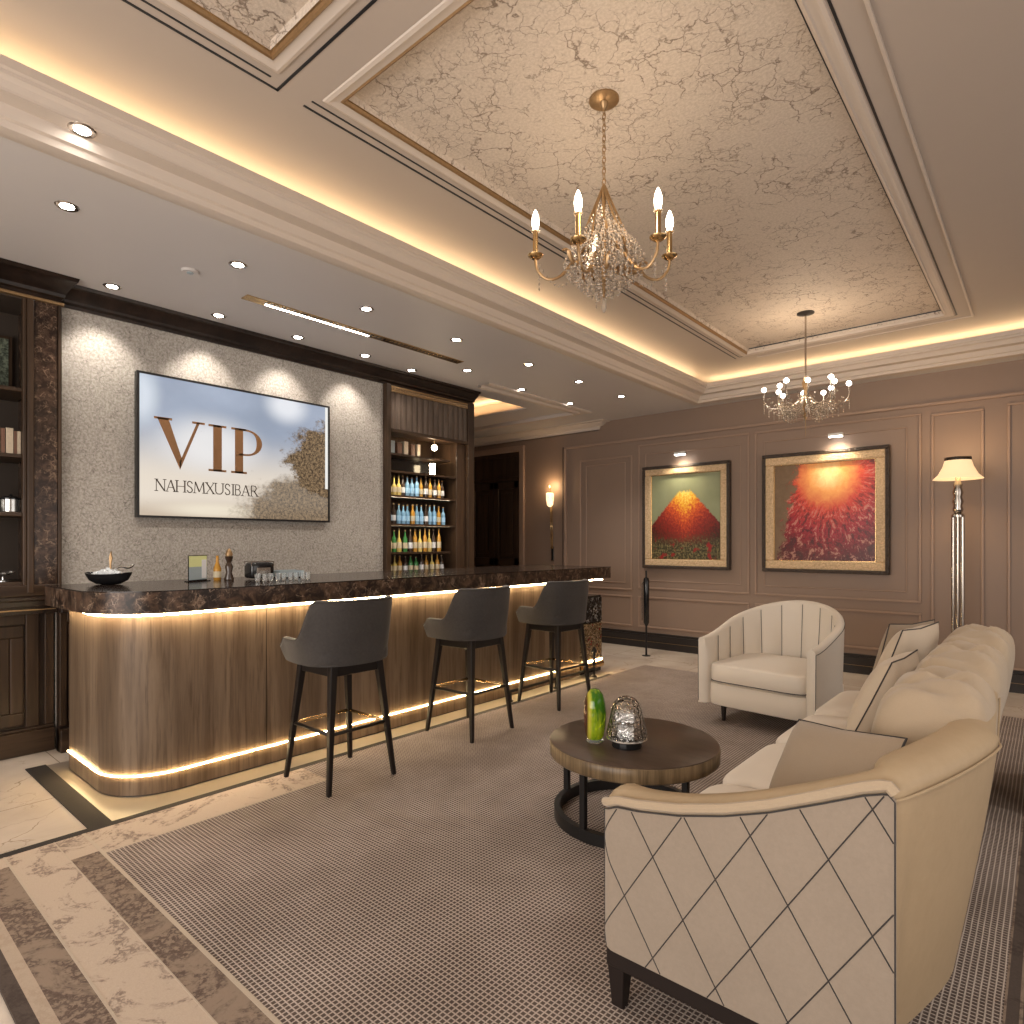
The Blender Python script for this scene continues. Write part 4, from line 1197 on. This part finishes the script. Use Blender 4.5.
# ------------------------------------------------------------------ sofa
sofa = thing('sofa', 'long cream sofa with diamond quilted arm panels and curved back', 'sofa', (-0.5, 3.0, 0))
key = [  # outer top path (x, y), outward normal, top height
    (-0.998, 1.60, (-0.5, -0.86), 0.625), (-0.955, 1.555, (-0.25, -0.97), 0.640), (-0.86, 1.54, (0, -1), 0.645), (-0.74, 1.54, (0, -1), 0.665), (-0.62, 1.54, (0, -1), 0.70), (-0.51, 1.54, (0, -1), 0.742),
    (-0.40, 1.54, (0, -1), 0.79), (-0.31, 1.54, (0.03, -1), 0.832), (-0.25, 1.55, (0.45, -0.89), 0.85), (-0.20, 1.64, (0.85, -0.5), 0.862), (-0.14, 1.84, (0.96, -0.26), 0.868), (-0.10, 2.06, (0.98, -0.15), 0.868),
    (-0.115, 2.30, (1, 0), 0.835), (-0.14, 2.9, (1, 0.03), 0.82), (-0.17, 3.5, (1, 0.05), 0.82), (-0.19, 4.0, (1, 0.06), 0.82), (-0.22, 4.30, (0.95, 0.3), 0.84), (-0.28, 4.44, (0.6, 0.8), 0.85), (-0.38, 4.49, (0.1, 1), 0.80), (-0.45, 4.49, (0, 1), 0.76)]
KP = bez([(x, y, zt) for x, y, n_, zt in key], 4)
KN = bez([(n_[0], n_[1], 0) for x, y, n_, zt in key], 4)
st = []
for p, n_ in zip(KP, KN):
    n_ = n_.normalized(); st.append((p.x, p.y, n_.x, n_.y, p.z))
def sofa_shell():
    rows = []; zb = 0.185; th = 0.13
    for i, (x, y, nx, ny, zt) in enumerate(st):
        side = min(1, max(0, (nx - 0.3) / 0.5)) if nx > 0 else 0
        fl = 0.10 * side; row = []; r = th / 2
        for j in range(9):
            z = zb + (zt - 0.045 - zb) * j / 8
            o = -fl * (1 - (z - zb) / (zt - zb)) ** 1.2
            row.append((x + nx * o, y + ny * o, z))
        for a in (20, 45, 70, 90, 115, 140, 165):
            o = -r + r * math.cos(R(a)); row.append((x + nx * o, y + ny * o, zt - 0.045 + 0.045 * math.sin(R(a))))
        for j in range(5):
            z = zt - 0.045 + (0.25 - zt + 0.045) * j / 4
            row.append((x - nx * th, y - ny * th, z))
        rows.append(row)
    return rows
P('back_and_arms', 'sofa_leather', MB().grid(sofa_shell(), caps=True), sofa, smooth=True, auto=75)
# quilted panel on the near arm: 12 mm proud
def ztop(x):
    pts = [(-0.988, 0.575), (-0.93, 0.603), (-0.86, 0.610), (-0.74, 0.632), (-0.62, 0.665), (-0.51, 0.705), (-0.40, 0.755), (-0.31, 0.798), (-0.262, 0.815), (-0.248, 0.80)]
    for (a, b), (c, d) in zip(pts, pts[1:]):
        if x <= c: return b + (d - b) * max(0, x - a) / (c - a)
    return pts[-1][1]
xs = [-0.985 + (0.737) * i / 60 for i in range(61)]
def yfront(x):
    return 1.532 if x > -0.94 else 1.532 + 0.03 * ((-0.94 - x) / 0.045) ** 2
rows = [[(x, yfront(x), 0.19 + (ztop(x) - 0.19) * j / 16) for j in range(17)] for x in xs]
back = [[(x, yfront(x) + 0.016, 0.19 + (ztop(x) - 0.19) * j / 16) for j in range(17)] for x in xs]
m = MB().grid(rows).grid(back)
m.grid([[r[-1] for r in rows], [r[-1] for r in back]]); m.grid([[r[0] for r in rows], [r[0] for r in back]])
m.grid([rows[0], back[0]]); m.grid([rows[-1], back[-1]])
P('quilted_panel', 'sofa_quilt', m, sofa, smooth=True, auto=60)
# diamond stitching
def clip_line(px, pz, sgn):
    out = []; dx = 0.0875; dz = 0.137 * sgn
    for i in range(-700, 701):
        x = px + dx * i / 60; z = pz + dz * i / 60
        if -0.983 < x < -0.25 and 0.191 < z < ztop(x) - 0.003: out.append((x, yfront(x) - 0.0005, z))
    return out[::5] + out[-1:]
for kx in range(-6, 8):
    for sgn in (1, -1):
        pts = clip_line(-0.64 + 0.175 * kx, 0.50, sgn)
        if len(pts) > 2:
            P('diamond_stitch', 'seam', MB().tube(pts, 0.0016, 5), sofa)
P('panel_piping', 'seam', MB().tube([(xs[0], yfront(xs[0]), 0.19)] + [(x, yfront(x) - 0.001, ztop(x)) for x in xs] + [(xs[-1], 1.533, 0.19)], 0.0019, 6), sofa, smooth=True)
P('arm_welt', 'sofa_fabric', MB().tube([(x, yfront(x) + 0.004, ztop(x) + 0.018) for x in xs], 0.013, 8), sofa, smooth=True)
seam_pts = [(x + nx * 0.0015, y + ny * 0.0015, zt - 0.052) for x, y, nx, ny, zt in st if 0.25 < nx and y < 4.3]
P('roll_seam', 'sofa_leather', MB().tube(seam_pts, 0.003, 6), sofa, smooth=True)
P('seat_deck', 'sofa_fabric', MB().box(-0.955, -0.40, 1.66, 4.40, 0.17, 0.29), sofa, bevel=0.02, seg=4)
P('base_rail', 'sofa_wood', MB().box(-0.975, -0.27, 1.55, 1.60, 0.13, 0.19).box(-0.975, -0.92, 1.60, 4.45, 0.13, 0.19).box(-0.975, -0.27, 4.40, 4.45, 0.13, 0.19).box(-0.37, -0.32, 1.60, 4.40, 0.13, 0.19), sofa, bevel=0.006)
for lx in (-0.945, -0.345):
    for ly in (1.58, 3.0, 4.42):
        rows = [[(lx + a * r, ly + b * r, z) for a, b in ((-1, -1), (1, -1), (1, 1), (-1, 1))] for z, r in ((RZ + .0005, 0.018), (0.135, 0.027))]
        P('leg', 'sofa_wood', MB().grid(rows, False, True, caps=True), sofa, bevel=0.003)
cy = [1.70, 2.36, 2.99, 3.62, 4.34]
for a, b in zip(cy, cy[1:]):
    P('seat_cushion', 'cushion_fabric', MB().superbox((-0.655, (a + b) / 2, 0.36), (0.335, (b - a) / 2 - 0.004, 0.085), 0.30, 0.22, n=36,
      warp=lambda x, y, z: (x, y, z + (0.012 * (1 - (x / .335) ** 2) if z > 0 else 0))), sofa, smooth=True)
# loose back cushions rolling over the back
rnd = random.Random(5)
for a, b in ((2.16, 2.84), (2.84, 3.60), (3.60, 4.34)):
    L = (b - a) / 2; ph = rnd.uniform(0, 6)
    def warp(x, y, z, ph=ph, L=L):
        f = max(0, z) / 0.25
        wr = (0.012 * math.sin(30 * y + 9 * x + ph + 2.0 * math.sin(9 * x)) + 0.006 * math.sin(67 * y - 14 * x + ph)) * f
        xx = x + 0.035 * (z / 0.25)
        return (xx, y, z + wr - 0.03 * (abs(y) / L) ** 4 * f)
    P('back_cushion', 'sofa_fabric', MB().superbox((-0.300, (a + b) / 2, 0.672), (0.155, L - 0.002, 0.238), 0.6, 0.5, n=140, m=30, warp=warp), sofa, smooth=True, auto=80)

# throw pillows
def pillow(label, loc, rot, w, h, t_, mat, pinch=0.0):
    p = thing('throw_pillow', label, 'pillow', loc, 0, 'pillows on the sofa')
    p.rotation_euler = rot
    N = 22; f = []; bk_ = []
    def sh(u, v, s):
        e = max(0.0, (1 - abs(u) ** 2.6)) ** 0.5 * max(0.0, (1 - abs(v) ** 2.6)) ** 0.5
        px = u * w / 2 * (1 - 0.07 * (1 - v * v) * 0 - 0.06 * (1 - abs(v)) * abs(u) ** 3); pz = v * h / 2 * (1 - 0.06 * (1 - abs(u)) * abs(v) ** 3)
        return (px, s * t_ / 2 * e, pz)
    g = [-1 + 2 * i / N for i in range(N + 1)]
    g = [math.copysign(abs(q) ** 0.8, q) for q in g]
    m = MB()
    m.grid([[sh(u, v, 1) for v in g] for u in g]); m.grid([[sh(u, v, -1) for v in g] for u in g])
    m.build('pillow_cover', mat, p, smooth=True, auto=90)
    edge = [sh(-1, v, 1) for v in g] + [sh(u, 1, 1) for u in g[1:]] + [sh(1, v, 1) for v in g[::-1][1:]] + [sh(u, -1, 1) for u in g[::-1][1:-1]]
    MB().tube(edge, 0.0032, 6, True).build('piping', 'seam', p, smooth=True)
    return p
pillow('brown lumbar pillow lying on the seat just inside the near quilted arm', (-0.505, 2.05, 0.66), (R(-30), R(-10), R(-42)), 0.50, 0.29, 0.12, 'pillow_brown')
pillow('square beige pillow standing in front of another in mid sofa', (-0.565, 3.20, 0.66), (R(24), 0, R(86)), 0.43, 0.43, 0.16, 'pillow_fabric')
pillow('square beige pillow standing farther back, behind the front one', (-0.57, 3.72, 0.70), (R(20), 0, R(80)), 0.50, 0.50, 0.17, 'pillow_fabric')
pillow('grey beige pillow leaning at the far end of the sofa', (-0.64, 4.12, 0.68), (R(16), 0, R(68)), 0.42, 0.48, 0.13, 'pillow_brown')

# low black box table behind the sofa
t = thing('ottoman', 'low black box ottoman behind the sofa at the right edge', 'ottoman', (0.25, 4.3, 0.0))
P('upholstered_box', 'black_gloss', MB().box(-0.06, 0.55, 3.95, 4.7, 0.05, 0.33), t, bevel=0.02, seg=3)
P('top_pad', 'blue_carpet', MB().box(-0.065, 0.555, 3.945, 4.705, 0.33, 0.38), t, bevel=0.015, seg=3)
for a in (0.0, 0.5):
    for b in (4.0, 4.65):
        P('foot', 'black_metal', MB().lathe([(0.02, 0.0128), (0.02, 0.055)], a, b, 10), t)

# ------------------------------------------------------------------ coffee table
ct = thing('coffee_table', 'round dark wood coffee table on a black hoop base', 'table', (-1.485, 2.60, RZ + .0005))
MB().lathe([(0.382, 0.345), (0.390, 0.352), (0.390, 0.408), (0.386, 0.412)], n=96).build('edge_band', 'table_edge', ct, smooth=True, auto=60)
MB().lathe([(0.387, 0.411), (0.387, 0.4145), (0.384, 0.416)], n=96).build('table_top', 'table_top', ct, smooth=True, auto=60)
rows = []
for k_ in range(72):
    a = 2 * math.pi * k_ / 72
    rows.append([(-0.075 + r * math.cos(a), 0.09 + r * math.sin(a), z) for r, z in ((0.365, 0.0), (0.365, 0.055), (0.335, 0.055), (0.335, 0.0))])
MB().grid(rows, True, True).build('hoop_base', 'black_metal', ct, smooth=True, auto=30)
for a in (R(185), R(265), R(345)):
    c, s_ = -0.075 + 0.35 * math.cos(a), 0.09 + 0.35 * math.sin(a)
    MB().box(c - 0.014, c + 0.014, s_ - 0.014, s_ + 0.014, 0.0, 0.345).build('leg', 'black_metal', ct, bevel=0.003)
TZ = RZ + .0005 + 0.4165
v = thing('glass_vase', 'tall oval green and amber glass vase on coffee table', 'vase', (-1.60, 2.45, TZ))
MB().lathe([(0.030, 0.012), (0.042, 0.03), (0.050, 0.08), (0.053, 0.13), (0.049, 0.18), (0.038, 0.22), (0.020, 0.242), (0.006, 0.246)], n=32).build('vase_body', 'vase_glass', v, smooth=True)
MB().lathe([(0.036, 0.0), (0.040, 0.006), (0.036, 0.014), (0.030, 0.02)], n=32).build('clear_foot', 'clear_glass', v, smooth=True)
d = thing('glass_dome', 'cut glass domed ornament on black base on coffee table', 'ornament', (-1.455, 2.49, TZ), R(20))
MB().lathe([(0.066, 0), (0.068, 0.004), (0.064, 0.034), (0.058, 0.038)], n=32).build('black_base', 'black_gloss', d, smooth=True)
rows = []
for z, r in ((0.038, 0.088), (0.06, 0.090), (0.10, 0.082), (0.14, 0.073), (0.17, 0.068), (0.195, 0.058), (0.215, 0.04), (0.225, 0.018), (0.227, 0.004)):
    rows.append([(r * math.cos(q) * (1 + .02 * (i % 2)), r * math.sin(q) * (1 + .02 * (i % 2)), z) for i, q in enumerate([2 * math.pi * i / 36 for i in range(36)])])
inn = [[(x * 0.93, y * 0.93, 0.038 + (z - 0.038) * 0.96) for x, y, z in row] for row in rows]
MB().grid(rows + inn[::-1], False, True).build('cut_glass_shell', 'cut_glass', d)
MB().box(-0.04, 0.04, -0.04, 0.04, 0.0385, 0.10).box(-0.045, 0.045, -0.045, 0.045, 0.115, 0.165).build('inner_block', 'silver', d, bevel=0.006)
MB().lathe([(0.088, 0.034), (0.092, 0.038), (0.088, 0.046)], n=36, caps=False).build('silver_rim', 'silver', d, smooth=True)

# ------------------------------------------------------------------ pictures
def picture(label, x0, x1, z0, z1, art, fw):
    p = thing('framed_picture', label, 'picture', ((x0 + x1) / 2, YW, (z0 + z1) / 2))
    y = YW
    def ringb(a, d0, d1, b):
        m = MB(); x2, x3, z2, z3 = x0 + a, x1 - a, z0 + a, z1 - a
        m.box(x2, x3, y - d1, y - d0, z3 - b, z3).box(x2, x3, y - d1, y - d0, z2, z2 + b).box(x2, x2 + b, y - d1, y - d0, z2 + b, z3 - b).box(x3 - b, x3, y - d1, y - d0, z2 + b, z3 - b)
        return m
    P('outer_frame', 'dark_frame', ringb(0, 0.01, 0.075, 0.038), p, bevel=0.008)
    P('gold_frame', 'gold_frame', ringb(0.034, 0.012, 0.066, fw + 0.006), p, bevel=0.012)
    P('inner_lip', 'brass', ringb(0.04 + fw - 0.004, 0.012, 0.045, 0.012), p, bevel=0.003)
    a = 0.04 + fw
    P('canvas', art, MB().box(x0 + a, x1 - a, y - 0.035, y - 0.01, z0 + a, z1 - a), p)
    return p
picture('framed painting of a glowing red mound under green sky', -3.97, -2.83, 1.03, 2.32, 'art_mound', 0.075)
picture('large framed painting of crimson petals round an orange glow', -2.46, -1.21, 1.03, 2.335, 'art_petals', 0.085)
for x, z, lab in ((-3.43, 2.44, 'small bright picture light above the red mound painting'), (-1.69, 2.47, 'small bright picture light above the crimson petal painting')):
    t = thing('picture_light', lab, 'light', (x, YW, z), 0, 'picture lights')
    MB().box(-0.07, 0.07, -0.13, -0.09, -0.008, 0.024).build('lamp_head', 'bathroom_white', t, bevel=0.004)
    MB().box(-0.062, 0.062, -0.132, -0.095, -0.014, -0.0085).build('light_lens', 'lamp_disc', t)
    MB().tube([(0, -0.10, 0.01), (0, -0.0, 0.0)], 0.006, 8).build('arm', 'brass', t)
    light('SPOT', (x, YW - 0.16, z - 0.02), 14.0, (1, 0.84, 0.6), (R(22), 0, 0), spot_size=R(120), spot_blend=1.0, shadow_soft_size=0.03)

# ------------------------------------------------------------------ wall sconce, floor lamp, rope post
t = thing('wall_sconce', 'tall slim wall sconce with glowing glass shade beside the dark door', 'sconce', (-5.45, YW, 1.6))
MB().box(-0.022, 0.022, -0.022, -0.0, -0.52, -0.30).build('back_plate', 'chrome', t, bevel=0.006)
MB().box(-0.014, 0.014, -0.03, -0.022, -0.50, -0.33).build('black_inset', 'black_gloss', t, bevel=0.004)
MB().tube([(-0.012, -0.03, -0.33), (-0.012, -0.05, 0.30)], 0.006, 8).tube([(0.012, -0.03, -0.33), (0.012, -0.05, 0.30)], 0.006, 8).build('stem', 'brass', t, smooth=True)
MB().lathe([(0.015, 0.27), (0.045, 0.30), (0.056, 0.38), (0.056, 0.46), (0.040, 0.47)], 0, -0.075, 20).build('glass_shade', 'sconce_glass', t, smooth=True)
MB().lathe([(0.012, 0.47), (0.008, 0.53), (0.014, 0.57), (0.004, 0.59)], 0, -0.075, 12).build('finial', 'brass', t, smooth=True)
light('POINT', (-5.45, YW - 0.10, 2.17), 3.2, WARM, shadow_soft_size=0.04)

t = thing('floor_lamp', 'tall chrome column floor lamp with glowing cream shade behind the sofa', 'lamp', (-0.62, 6.82, 0))
MB().lathe([(0.15, 0), (0.15, 0.02), (0.05, 0.035), (0.045, 0.05)], n=32).build('base', 'chrome', t, smooth=True)
for i, dx in enumerate((-0.045, 0.0, 0.045)):
    MB().lathe([(0.016, 0.045), (0.016, 1.58 if i != 1 else 1.75)], dx * 0.8, -dx * 0.5, 14).build('column', 'chrome', t, smooth=True)
MB().lathe([(0.05, 1.58), (0.05, 1.60), (0.022, 1.62)], n=20).build('collar', 'chrome', t, smooth=True)
MB().lathe([(0.03, 1.62), (0.042, 1.65), (0.032, 1.68), (0.045, 1.72), (0.03, 1.76), (0.042, 1.80), (0.03, 1.84), (0.036, 1.87), (0.02, 1.90), (0.02, 1.95)], n=14).build('carved_neck', 'chrome', t, smooth=True, auto=20)
MB().lathe([(0.190, 1.92), (0.150, 1.96), (0.115, 2.03), (0.098, 2.09)], n=40, caps=False).build('lamp_shade', 'shade', t, smooth=True)
MB().lathe([(0.100, 2.085), (0.103, 2.10), (0.100, 2.112)], n=40, caps=False).build('shade_trim', 'cabinet_wood', t, smooth=True)
light('POINT', (-0.62, 6.82, 2.13), 5.0, WARM, shadow_soft_size=0.06)
light('SPOT', (-0.62, 6.82, 1.93), 6.0, WARM, shadow_soft_size=0.06, spot_size=R(130), spot_blend=0.8)

t = thing('post_stand', 'slim black post with folded sleeve standing below the red mound painting', 'post', (-3.66, 6.72, 0))
MB().lathe([(0.05, 0), (0.05, 0.006), (0.012, 0.012), (0.011, 1.02)], n=16).build('pole', 'black_metal', t, smooth=True)
MB().lathe([(0.015, 0.36), (0.034, 0.40), (0.036, 0.9), (0.028, 0.93), (0.012, 0.94)], n=14).build('sleeve', 'black_gloss', t, smooth=True)
MB().tube([(-0.045, -0.02, 0.42), (-0.045, -0.02, 0.86), (-0.02, -0.01, 0.90)], 0.006, 6).build('side_rod', 'silver', t, smooth=True)

# ------------------------------------------------------------------ ceiling lights
def dl(x, y, z, lab, group, power, rot=(0, 0, 0), spot=100, wall=False, first=[None]):
    if first[0] is None:
        d_ = thing('ceiling_downlight', lab, 'downlight', (x, y, z), 0, group)
        MB().lathe([(0.030, -0.002), (0.046, -0.006), (0.052, 0.0)], n=24, caps=False).build('trim_ring', 'chrome', d_, smooth=True)
        MB().lathe([(0.031, -0.003), (0.001, -0.003)], n=24).build('light_lens', 'lamp_disc', d_)
        first[0] = d_
    else:
        d_ = copy_tree(first[0]); d_.location = (x, y, z)
    d_['label'] = lab; d_['group'] = group
    light('SPOT', (x, y, z - 0.03), power, NEUT, rot, spot_size=R(spot), spot_blend=0.7, shadow_soft_size=0.03)
    return d_
nth = ['nearest', 'second', 'third', 'fourth', 'fifth', 'sixth', 'farthest']
for i, y in enumerate((1.37, 2.05, 2.68, 3.33)):
    dl(-4.57, y, ZS, '%s ceiling downlight of the row washing the VIP screen wall%s' % (['nearest', 'second', 'third', 'fourth'][i], ['', ' from the near end', ' from the near end', ', close to the bottle cabinet'][i]), 'downlights washing the bar wall', 20, (0, R(20), 0), 80)
dl(-4.62, 3.90, ZS, 'small ceiling downlight just before the bottle cabinet crown', 'downlights washing the bar wall', 8, (0, 0, 0), 90)
for i, y in enumerate((0.90, 1.75, 2.67, 3.55, 4.48, 5.29, 6.13)):
    dl(-3.65, y, ZS, '%s ceiling downlight in the long row above the bar stools' % nth[i], 'downlights above the stools', 26, (0, 0, 0), 110)
for i, (x, y) in enumerate(((-4.22, 4.25), (-4.30, 5.16), (-4.30, 6.05))):
    dl(x, y, ZS, '%s ceiling downlight of the short row beyond the slot diffuser' % ['nearest', 'middle', 'farthest'][i], 'downlights toward the dark door', 20, (0, 0, 0), 110)
dl(-3.03, 0.80, 3.056, 'ceiling downlight set in the step of the cornice at upper left', 'downlights in the cornice', 10, (0, 0, 0), 100)

t = thing('slot_diffuser', 'long narrow brass and black slot diffuser with lit strip in the ceiling', 'vent', (-4.08, 3.0, ZS))
P('slot_frame', 'brass', MB().box(-4.125, -4.115, 2.0, 4.02, 2.994, 3.002).box(-4.045, -4.035, 2.0, 4.02, 2.994, 3.002).box(-4.115, -4.045, 2.0, 2.14, 2.994, 3.002).box(-4.115, -4.045, 4.0, 4.02, 2.994, 3.002), t)
P('slot_dark', 'black_gloss', MB().box(-4.115, -4.045, 2.14, 4.0, 2.996, 3.002), t)
P('lit_strip', 'lamp_disc', MB().box(-4.110, -4.096, 2.16, 3.02, 2.993, 2.9965), t)
m = MB()
for i in range(44): m.box(-4.085, -4.05, 2.16 + i * 0.042, 2.16 + i * 0.042 + 0.016, 2.993, 2.9965)
P('grille_fins', 'brass', m, t, props={'kind': 'stuff'})
t = thing('ceiling_sensor', 'small flat oval sensor plate on the lower ceiling', 'sensor', (-3.95, 1.6, ZS - 0.0005))
MB().lathe([(0.05, 0), (0.05, -0.006), (0.044, -0.012)], n=24).build('cover', 'paint_soffit', t, smooth=True)
MB().lathe([(0.02, -0.012), (0.018, -0.016)], n=16).build('lens', 'label_greyblue', t, smooth=True)

# added fill spots without fixtures, high over the unseen right side of the room
for x, y in ((1.4, 1.2), (1.4, 3.4), (1.4, 5.4)):
    light('SPOT', (x, y, ZU - 0.03), 60, NEUT, (0, 0, 0), spot_size=R(130), spot_blend=0.8, shadow_soft_size=0.08)


# ------------------------------------------------------------------ chandeliers
NEAR = Vector((0.652, -0.758, 0)); RIGHT = Vector((0.758, 0.652, 0))
def circ(phi, r, z): 
    v_ = NEAR * (math.cos(phi) * r) + RIGHT * (math.sin(phi) * r); return (v_.x, v_.y, z)
circ0 = circ
def octa(m, p, r, h):
    x, y, z = p
    m.add([(x + r, y, z), (x, y + r, z), (x - r, y, z), (x, y - r, z), (x, y, z + h), (x, y, z - h)], [(0, 1, 4), (1, 2, 4), (2, 3, 4), (3, 0, 4), (1, 0, 5), (2, 1, 5), (3, 2, 5), (0, 3, 5)])

c1 = thing('crystal_chandelier', 'large gold chandelier with crystal strands and five candle bulbs, nearer one', 'chandelier', (-1.50, 2.37, ZC))
MB().lathe([(0.066, 0.0), (0.066, -0.008), (0.05, -0.014), (0.02, -0.018), (0.012, -0.04), (0.003, -0.05)], n=32).build('ceiling_rose', 'gilt', c1, smooth=True)
m = MB()
for i in range(15):
    z = -0.055 - i * 0.024; r = 0.008
    pts = [(r * math.cos(q) if i % 2 else 0, 0 if i % 2 else r * math.cos(q), z + 0.017 * math.sin(q)) for q in [2 * math.pi * j / 10 for j in range(10)]]
    m.tube(pts, 0.0022, 5, True)
m.build('chain', 'gilt', c1, smooth=True)
MB().lathe([(0.004, -0.41), (0.012, -0.44), (0.006, -0.47), (0.010, -0.6), (0.018, -0.74), (0.008, -0.84), (0.004, -0.88)], n=14).build('centre_stem', 'gilt', c1, smooth=True)
# cage of gilt canes: leaf shaped tent
for i in range(10):
    ph = 2 * math.pi * i / 10
    MB().tube(bez([circ(ph, 0.004, -0.385), circ(ph + .3, 0.03, -0.45), circ(ph + .5, 0.075, -0.56), circ(ph + .7, 0.125, -0.68)], 6), 0.005, 6).build('gilt_cane', 'gilt', c1, smooth=True)
m = MB(); rnd = random.Random(2)
for ring, (rr_, nn) in enumerate(((0.145, 26), (0.11, 20), (0.07, 13), (0.03, 6))):
    for i in range(nn):
        ph = 2 * math.pi * (i + 0.5 * ring) / nn
        zt = -0.42 - rr_ * 1.45; zb = -0.90 + rr_ * rr_ * 4.5
        L = zt - zb; nb = int(L / 0.0165)
        for j in range(nb):
            f = j / nb; r2 = rr_ * (0.75 + 0.45 * math.sin(math.pi * min(1, f * 0.85))) + rnd.uniform(-.004, .004)
            p = circ(ph + rnd.uniform(-.03, .03), r2, zt - L * f); octa(m, p, 0.0080, 0.0095)
m.build('crystal_strands', 'crystal', c1, props={'kind': 'stuff'})
m = MB()
MB().lathe([(0.002, -0.885), (0.009, -0.90), (0.013, -0.925), (0.006, -0.945), (0.001, -0.95)], n=10).build('bottom_drop', 'crystal', c1)
for ph_, RA, DZ in ((-97, 0.305, -0.02), (-35, 0.235, -0.06), (47, 0.27, -0.045), (98, 0.305, -0.02), (180, 0.26, -0.02)):
    ph = R(ph_)
    circ = lambda p_, r_, z_: circ0(p_, r_ * RA / 0.318, z_ + DZ)
    arm = MB().tube(bez([circ(ph, 0.05, -0.60), circ(ph, 0.13, -0.68), circ(ph, 0.20, -0.755), circ(ph, 0.265, -0.765), circ(ph, 0.31, -0.72), circ(ph, 0.318, -0.665)], 6), [0.008] * 12 + [0.0065] * 19, 8).build('candle_arm', 'gilt', c1, smooth=True)
    cx, cy_, _ = circ(ph, 0.318, 0)
    Q = lambda pr: [(a_, b_ + DZ) for a_, b_ in pr]
    MB().lathe(Q([(0.012, -0.675), (0.034, -0.660), (0.036, -0.655), (0.015, -0.652)]), cx, cy_, 18).build('drip_pan', 'brass', arm, smooth=True)
    MB().lathe(Q([(0.012, -0.655), (0.012, -0.545)]), cx, cy_, 14).build('candle_sleeve', 'brass', arm, smooth=True)
    MB().lathe(Q([(0.017, -0.552), (0.020, -0.546), (0.017, -0.540)]), cx, cy_, 14).build('sleeve_cap', 'crystal', arm, smooth=True)
    MB().lathe(Q([(0.007, -0.545), (0.015, -0.525), (0.0175, -0.505), (0.014, -0.48), (0.006, -0.458), (0.001, -0.45)]), cx, cy_, 16).build('candle_bulb', 'bulb', arm, smooth=True)
    m = MB()
    for j in range(5): octa(m, circ(ph, 0.30, -0.72 - 0.022 * j), 0.006, 0.011)
    for j in range(12):
        f = j / 11; octa(m, circ(ph, 0.10 + 0.2 * f, -0.70 - 0.10 * math.sin(math.pi * f)), 0.005, 0.008)
    m.build('arm_crystals', 'crystal', arm)
    MB().tube(bez([circ(ph + .5, 0.09, -0.70), circ(ph + .55, 0.16, -0.735), circ(ph + .6, 0.20, -0.69), circ(ph + .62, 0.23, -0.70)], 5), [0.012] * 5 + [0.010] * 5 + [0.006] * 5 + [0.003], 6).build('gilt_leaf', 'gilt', c1, smooth=True)
circ = circ0
light('POINT', (-1.51 + .22, 2.39 - .26, ZC - 0.55), 3, WARM2, shadow_soft_size=0.05)
light('POINT', (-1.51 - .22, 2.39 + .26, ZC - 0.55), 3, WARM2, shadow_soft_size=0.05)

c2 = thing('small_chandelier', 'wide crystal chandelier with round white bulbs hanging near the painting wall', 'chandelier', (-1.585, 5.70, ZC))
MB().lathe([(0.07, 0.0), (0.07, -0.006), (0.02, -0.014)], n=28).build('ceiling_rose', 'black_metal', c2, smooth=True)
MB().lathe([(0.008, -0.012), (0.008, -0.62)], n=10).build('hanging_rod', 'chrome', c2, smooth=True)
MB().lathe([(0.012, -0.55), (0.03, -0.60), (0.015, -0.66), (0.03, -0.75), (0.01, -0.86), (0.02, -0.88), (0.003, -0.92), (0.002, -1.06)], n=14).build('centre_stem', 'gilt', c2, smooth=True)
for i in range(12):
    ph = 2 * math.pi * (i + 0.3) / 12; r0 = 0.33 if i % 2 == 0 else 0.24
    arm = MB().tube(bez([circ(ph, 0.02, -0.72), circ(ph, 0.12, -0.80), circ(ph, r0 - 0.06, -0.80), circ(ph, r0, -0.74), circ(ph, r0, -0.655)], 5), 0.006, 6).build('curved_arm', 'chrome', c2, smooth=True)
    cx, cy_, _ = circ(ph, r0, 0)
    MB().superbox((cx, cy_, -0.632), (0.021, 0.021, 0.021), 1.0, n=14, m=10).build('globe_bulb', 'globe_bulb', arm, smooth=True)
    m = MB()
    for j in range(22):
        f = j / 21; octa(m, circ(ph + 0.08 * math.sin(9 * f), 0.05 + (r0 - 0.05) * f, -0.745 - 0.10 * math.sin(math.pi * f) - 0.02 * (j % 2)), 0.009, 0.013)
        octa(m, circ(ph + 0.26, 0.04 + (r0 - 0.06) * f, -0.715 - 0.10 * math.sin(math.pi * f) - 0.02 * (j % 2)), 0.008, 0.012)
        if j % 3 == 0:
            for q in range(4): octa(m, circ(ph, 0.05 + (r0 - 0.05) * f, -0.78 - 0.07 * math.sin(math.pi * f) - 0.02 * q), 0.006, 0.010)
    m.build('arm_crystals', 'crystal', arm)
light('POINT', (-1.585, 5.70, ZC - 0.50), 9, WARM2, shadow_soft_size=0.15)
